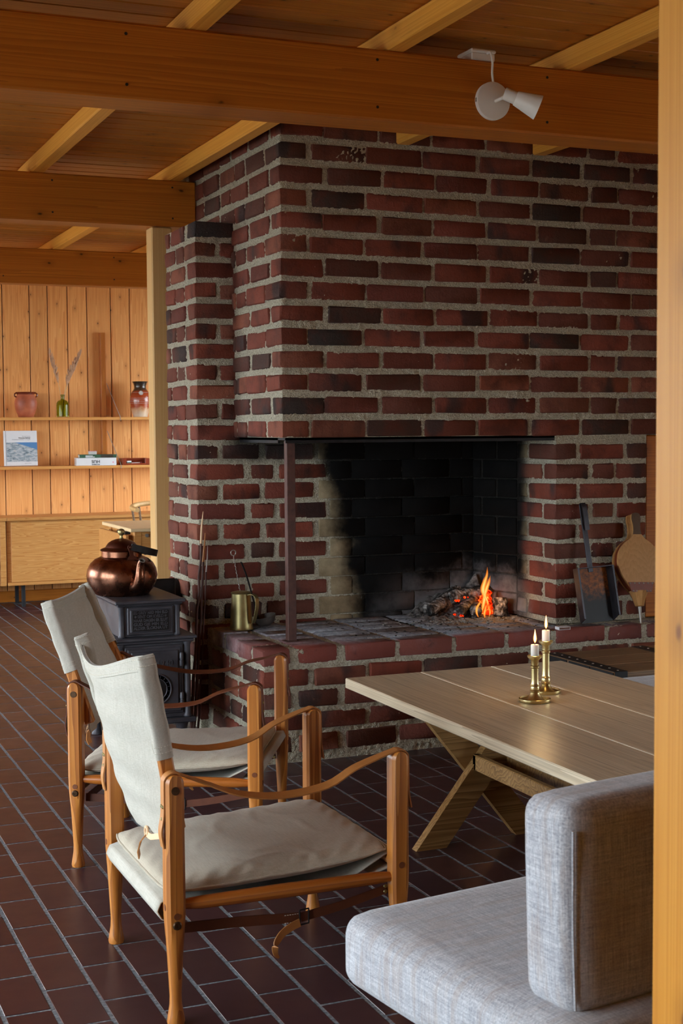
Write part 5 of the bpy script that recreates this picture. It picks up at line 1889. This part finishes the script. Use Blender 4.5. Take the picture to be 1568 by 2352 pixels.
text_obj('Omtenksom arkitektur – en biografi', .0092, MAT['greyink'], bk, TX @ Matrix.Translation((.074, .198, 0)), extrude=.0002, align='RIGHT')
text_obj('Gaidaros Forlag', .0075, MAT['greyink'], bk, TX @ Matrix.Translation((.075, .020, 0)), extrude=.0002, align='RIGHT')
# lying books
b1 = empty('thick_white_book', (2.452, 10.69, Lo), R(-6), 'thick white book lying flat on the lower shelf, bottom of the pile', 'book', 'books in the pile')
MB().box(-.150, .150, -.105, .040, 0, .004, .001).build('cover', MAT['paper'], b1)
MB().box(-.150, .150, -.105, .040, .054, .058, .001).build('cover', MAT['paper'], b1)
MB().box(-.150, .150, -.1085, -.1045, .0, .058, .0015).build('spine', MAT['paper'], b1)
MB().box(-.149, .148, -.104, .036, .004, .054).build('pages', MAT['pages'], b1)
SPX = frame((0, -.1087, 0), (-1, 0, 0), (0, 0, -1), (0, -1, 0))
text_obj('HUS', .030, MAT['ink'], b1, SPX @ Matrix.Translation((.005, -.040, 0)), extrude=.0002, offset=.0009, width=.062)
text_obj('MODERNE', .011, MAT['ink'], b1, SPX @ Matrix.Translation((.005, -.0115, 0)), extrude=.0002, offset=.0004, width=.060)
MB().lathe([(0, .0004), (.005, .0004), (.005, 0)], 14, xf=frame((.126, -.1085, .024), (1, 0, 0), (0, 0, 1), (0, -1, 0))).build('pink_dot', MAT['pink'], b1)
b2 = empty('green_book', (2.462, 10.69, Lo+.0585), R(-6), 'thinner green book lying on top of the thick white book', 'book', 'books in the pile')
MB().box(-.135, .145, -.095, .035, 0, .0025, .0008).build('cover', MAT['green'], b2)
MB().box(-.135, .145, -.095, .035, .0215, .024, .0008).build('cover', MAT['green'], b2)
MB().box(-.135, .145, -.098, -.0945, .0, .024, .001).build('spine', MAT['green'], b2)
MB().box(-.132, .142, -.0945, .03, .0025, .0215).build('pages', MAT['pages'], b2)
MB().box(-.09, -.02, -.0986, -.0980, .004, .0085).build('spine_print', MAT['paper'], b2)
MB().box(-.09, -.035, -.0986, -.0980, .012, .0175).build('spine_print', MAT['paper'], b2)
MB().box(.025, .118, -.0986, -.0980, .001, .023).build('spine_photo', MAT['photo2'], b2)
b3 = empty('small_white_box', (2.43, 10.665, Lo+.083), R(-4), 'tiny white and pink box on top of the pile of books', 'box')
MB().box(-.030, .030, -.02, .02, 0, .024, .001).build('body', MAT['pages'], b3)
MB().box(-.031, .031, -.0205, .0205, .0235, .026, .0005).build('pink_edge', MAT['pink'], b3)
ty = empty('red_tray', (2.752, 10.665, Lo), R(-3), 'reddish wooden tray of pens on the lower shelf beside the books', 'tray')
mb = MB()
mb.box(-.105, .105, -.085, .085, 0, .006, .002)
mb.box(-.105, .105, .079, .085, .006, .050, .002)
mb.box(-.105, -.099, -.085, .079, .006, .050, .002)
mb.box(.099, .105, -.085, .079, .006, .050, .002)
mb.box(-.099, -.075, -.085, -.079, .006, .050, .002)
mb.box(.07, .099, -.085, -.079, .006, .050, .002)
mb.box(-.075, .07, -.085, -.079, .006, .014, .002)
mb.build('tray_body', MAT['tray'], ty)
for i, (x0, x1, yy, zz, mt, lab) in enumerate(((-.06, .05, -.05, .011, 'paper', 'white pen lying in the red tray'), (-.04, .07, -.03, .012, 'pink', 'pink pen lying in the red tray'), (-.02, .06, -.01, .013, 'tan', 'tan pencil lying in the red tray'))):
    pn = empty('pen', (2.752, 10.665, Lo+zz), R(-3), lab, 'pen')
    MB().tube([(x0, yy, 0), (x1-.012, yy+.01, .004)], .0048, 10).build('barrel', MAT[mt], pn)
    MB().tube([(x1-.012, yy+.01, .004), (x1, yy+.011, .0045)], [.0045, .001], 10).build('tip', MAT['ink'], pn)
er = empty('green_eraser_box', (2.695, 10.60, Lo+.006), R(10), 'small green and white packet in the red tray', 'box')
MB().box(-.018, .018, -.010, .010, 0.0005, .026, .001).build('body', MAT['paper'], er)
MB().box(-.0185, .0185, -.0105, .0105, .006, .017).build('green_band', MAT['green'], er)
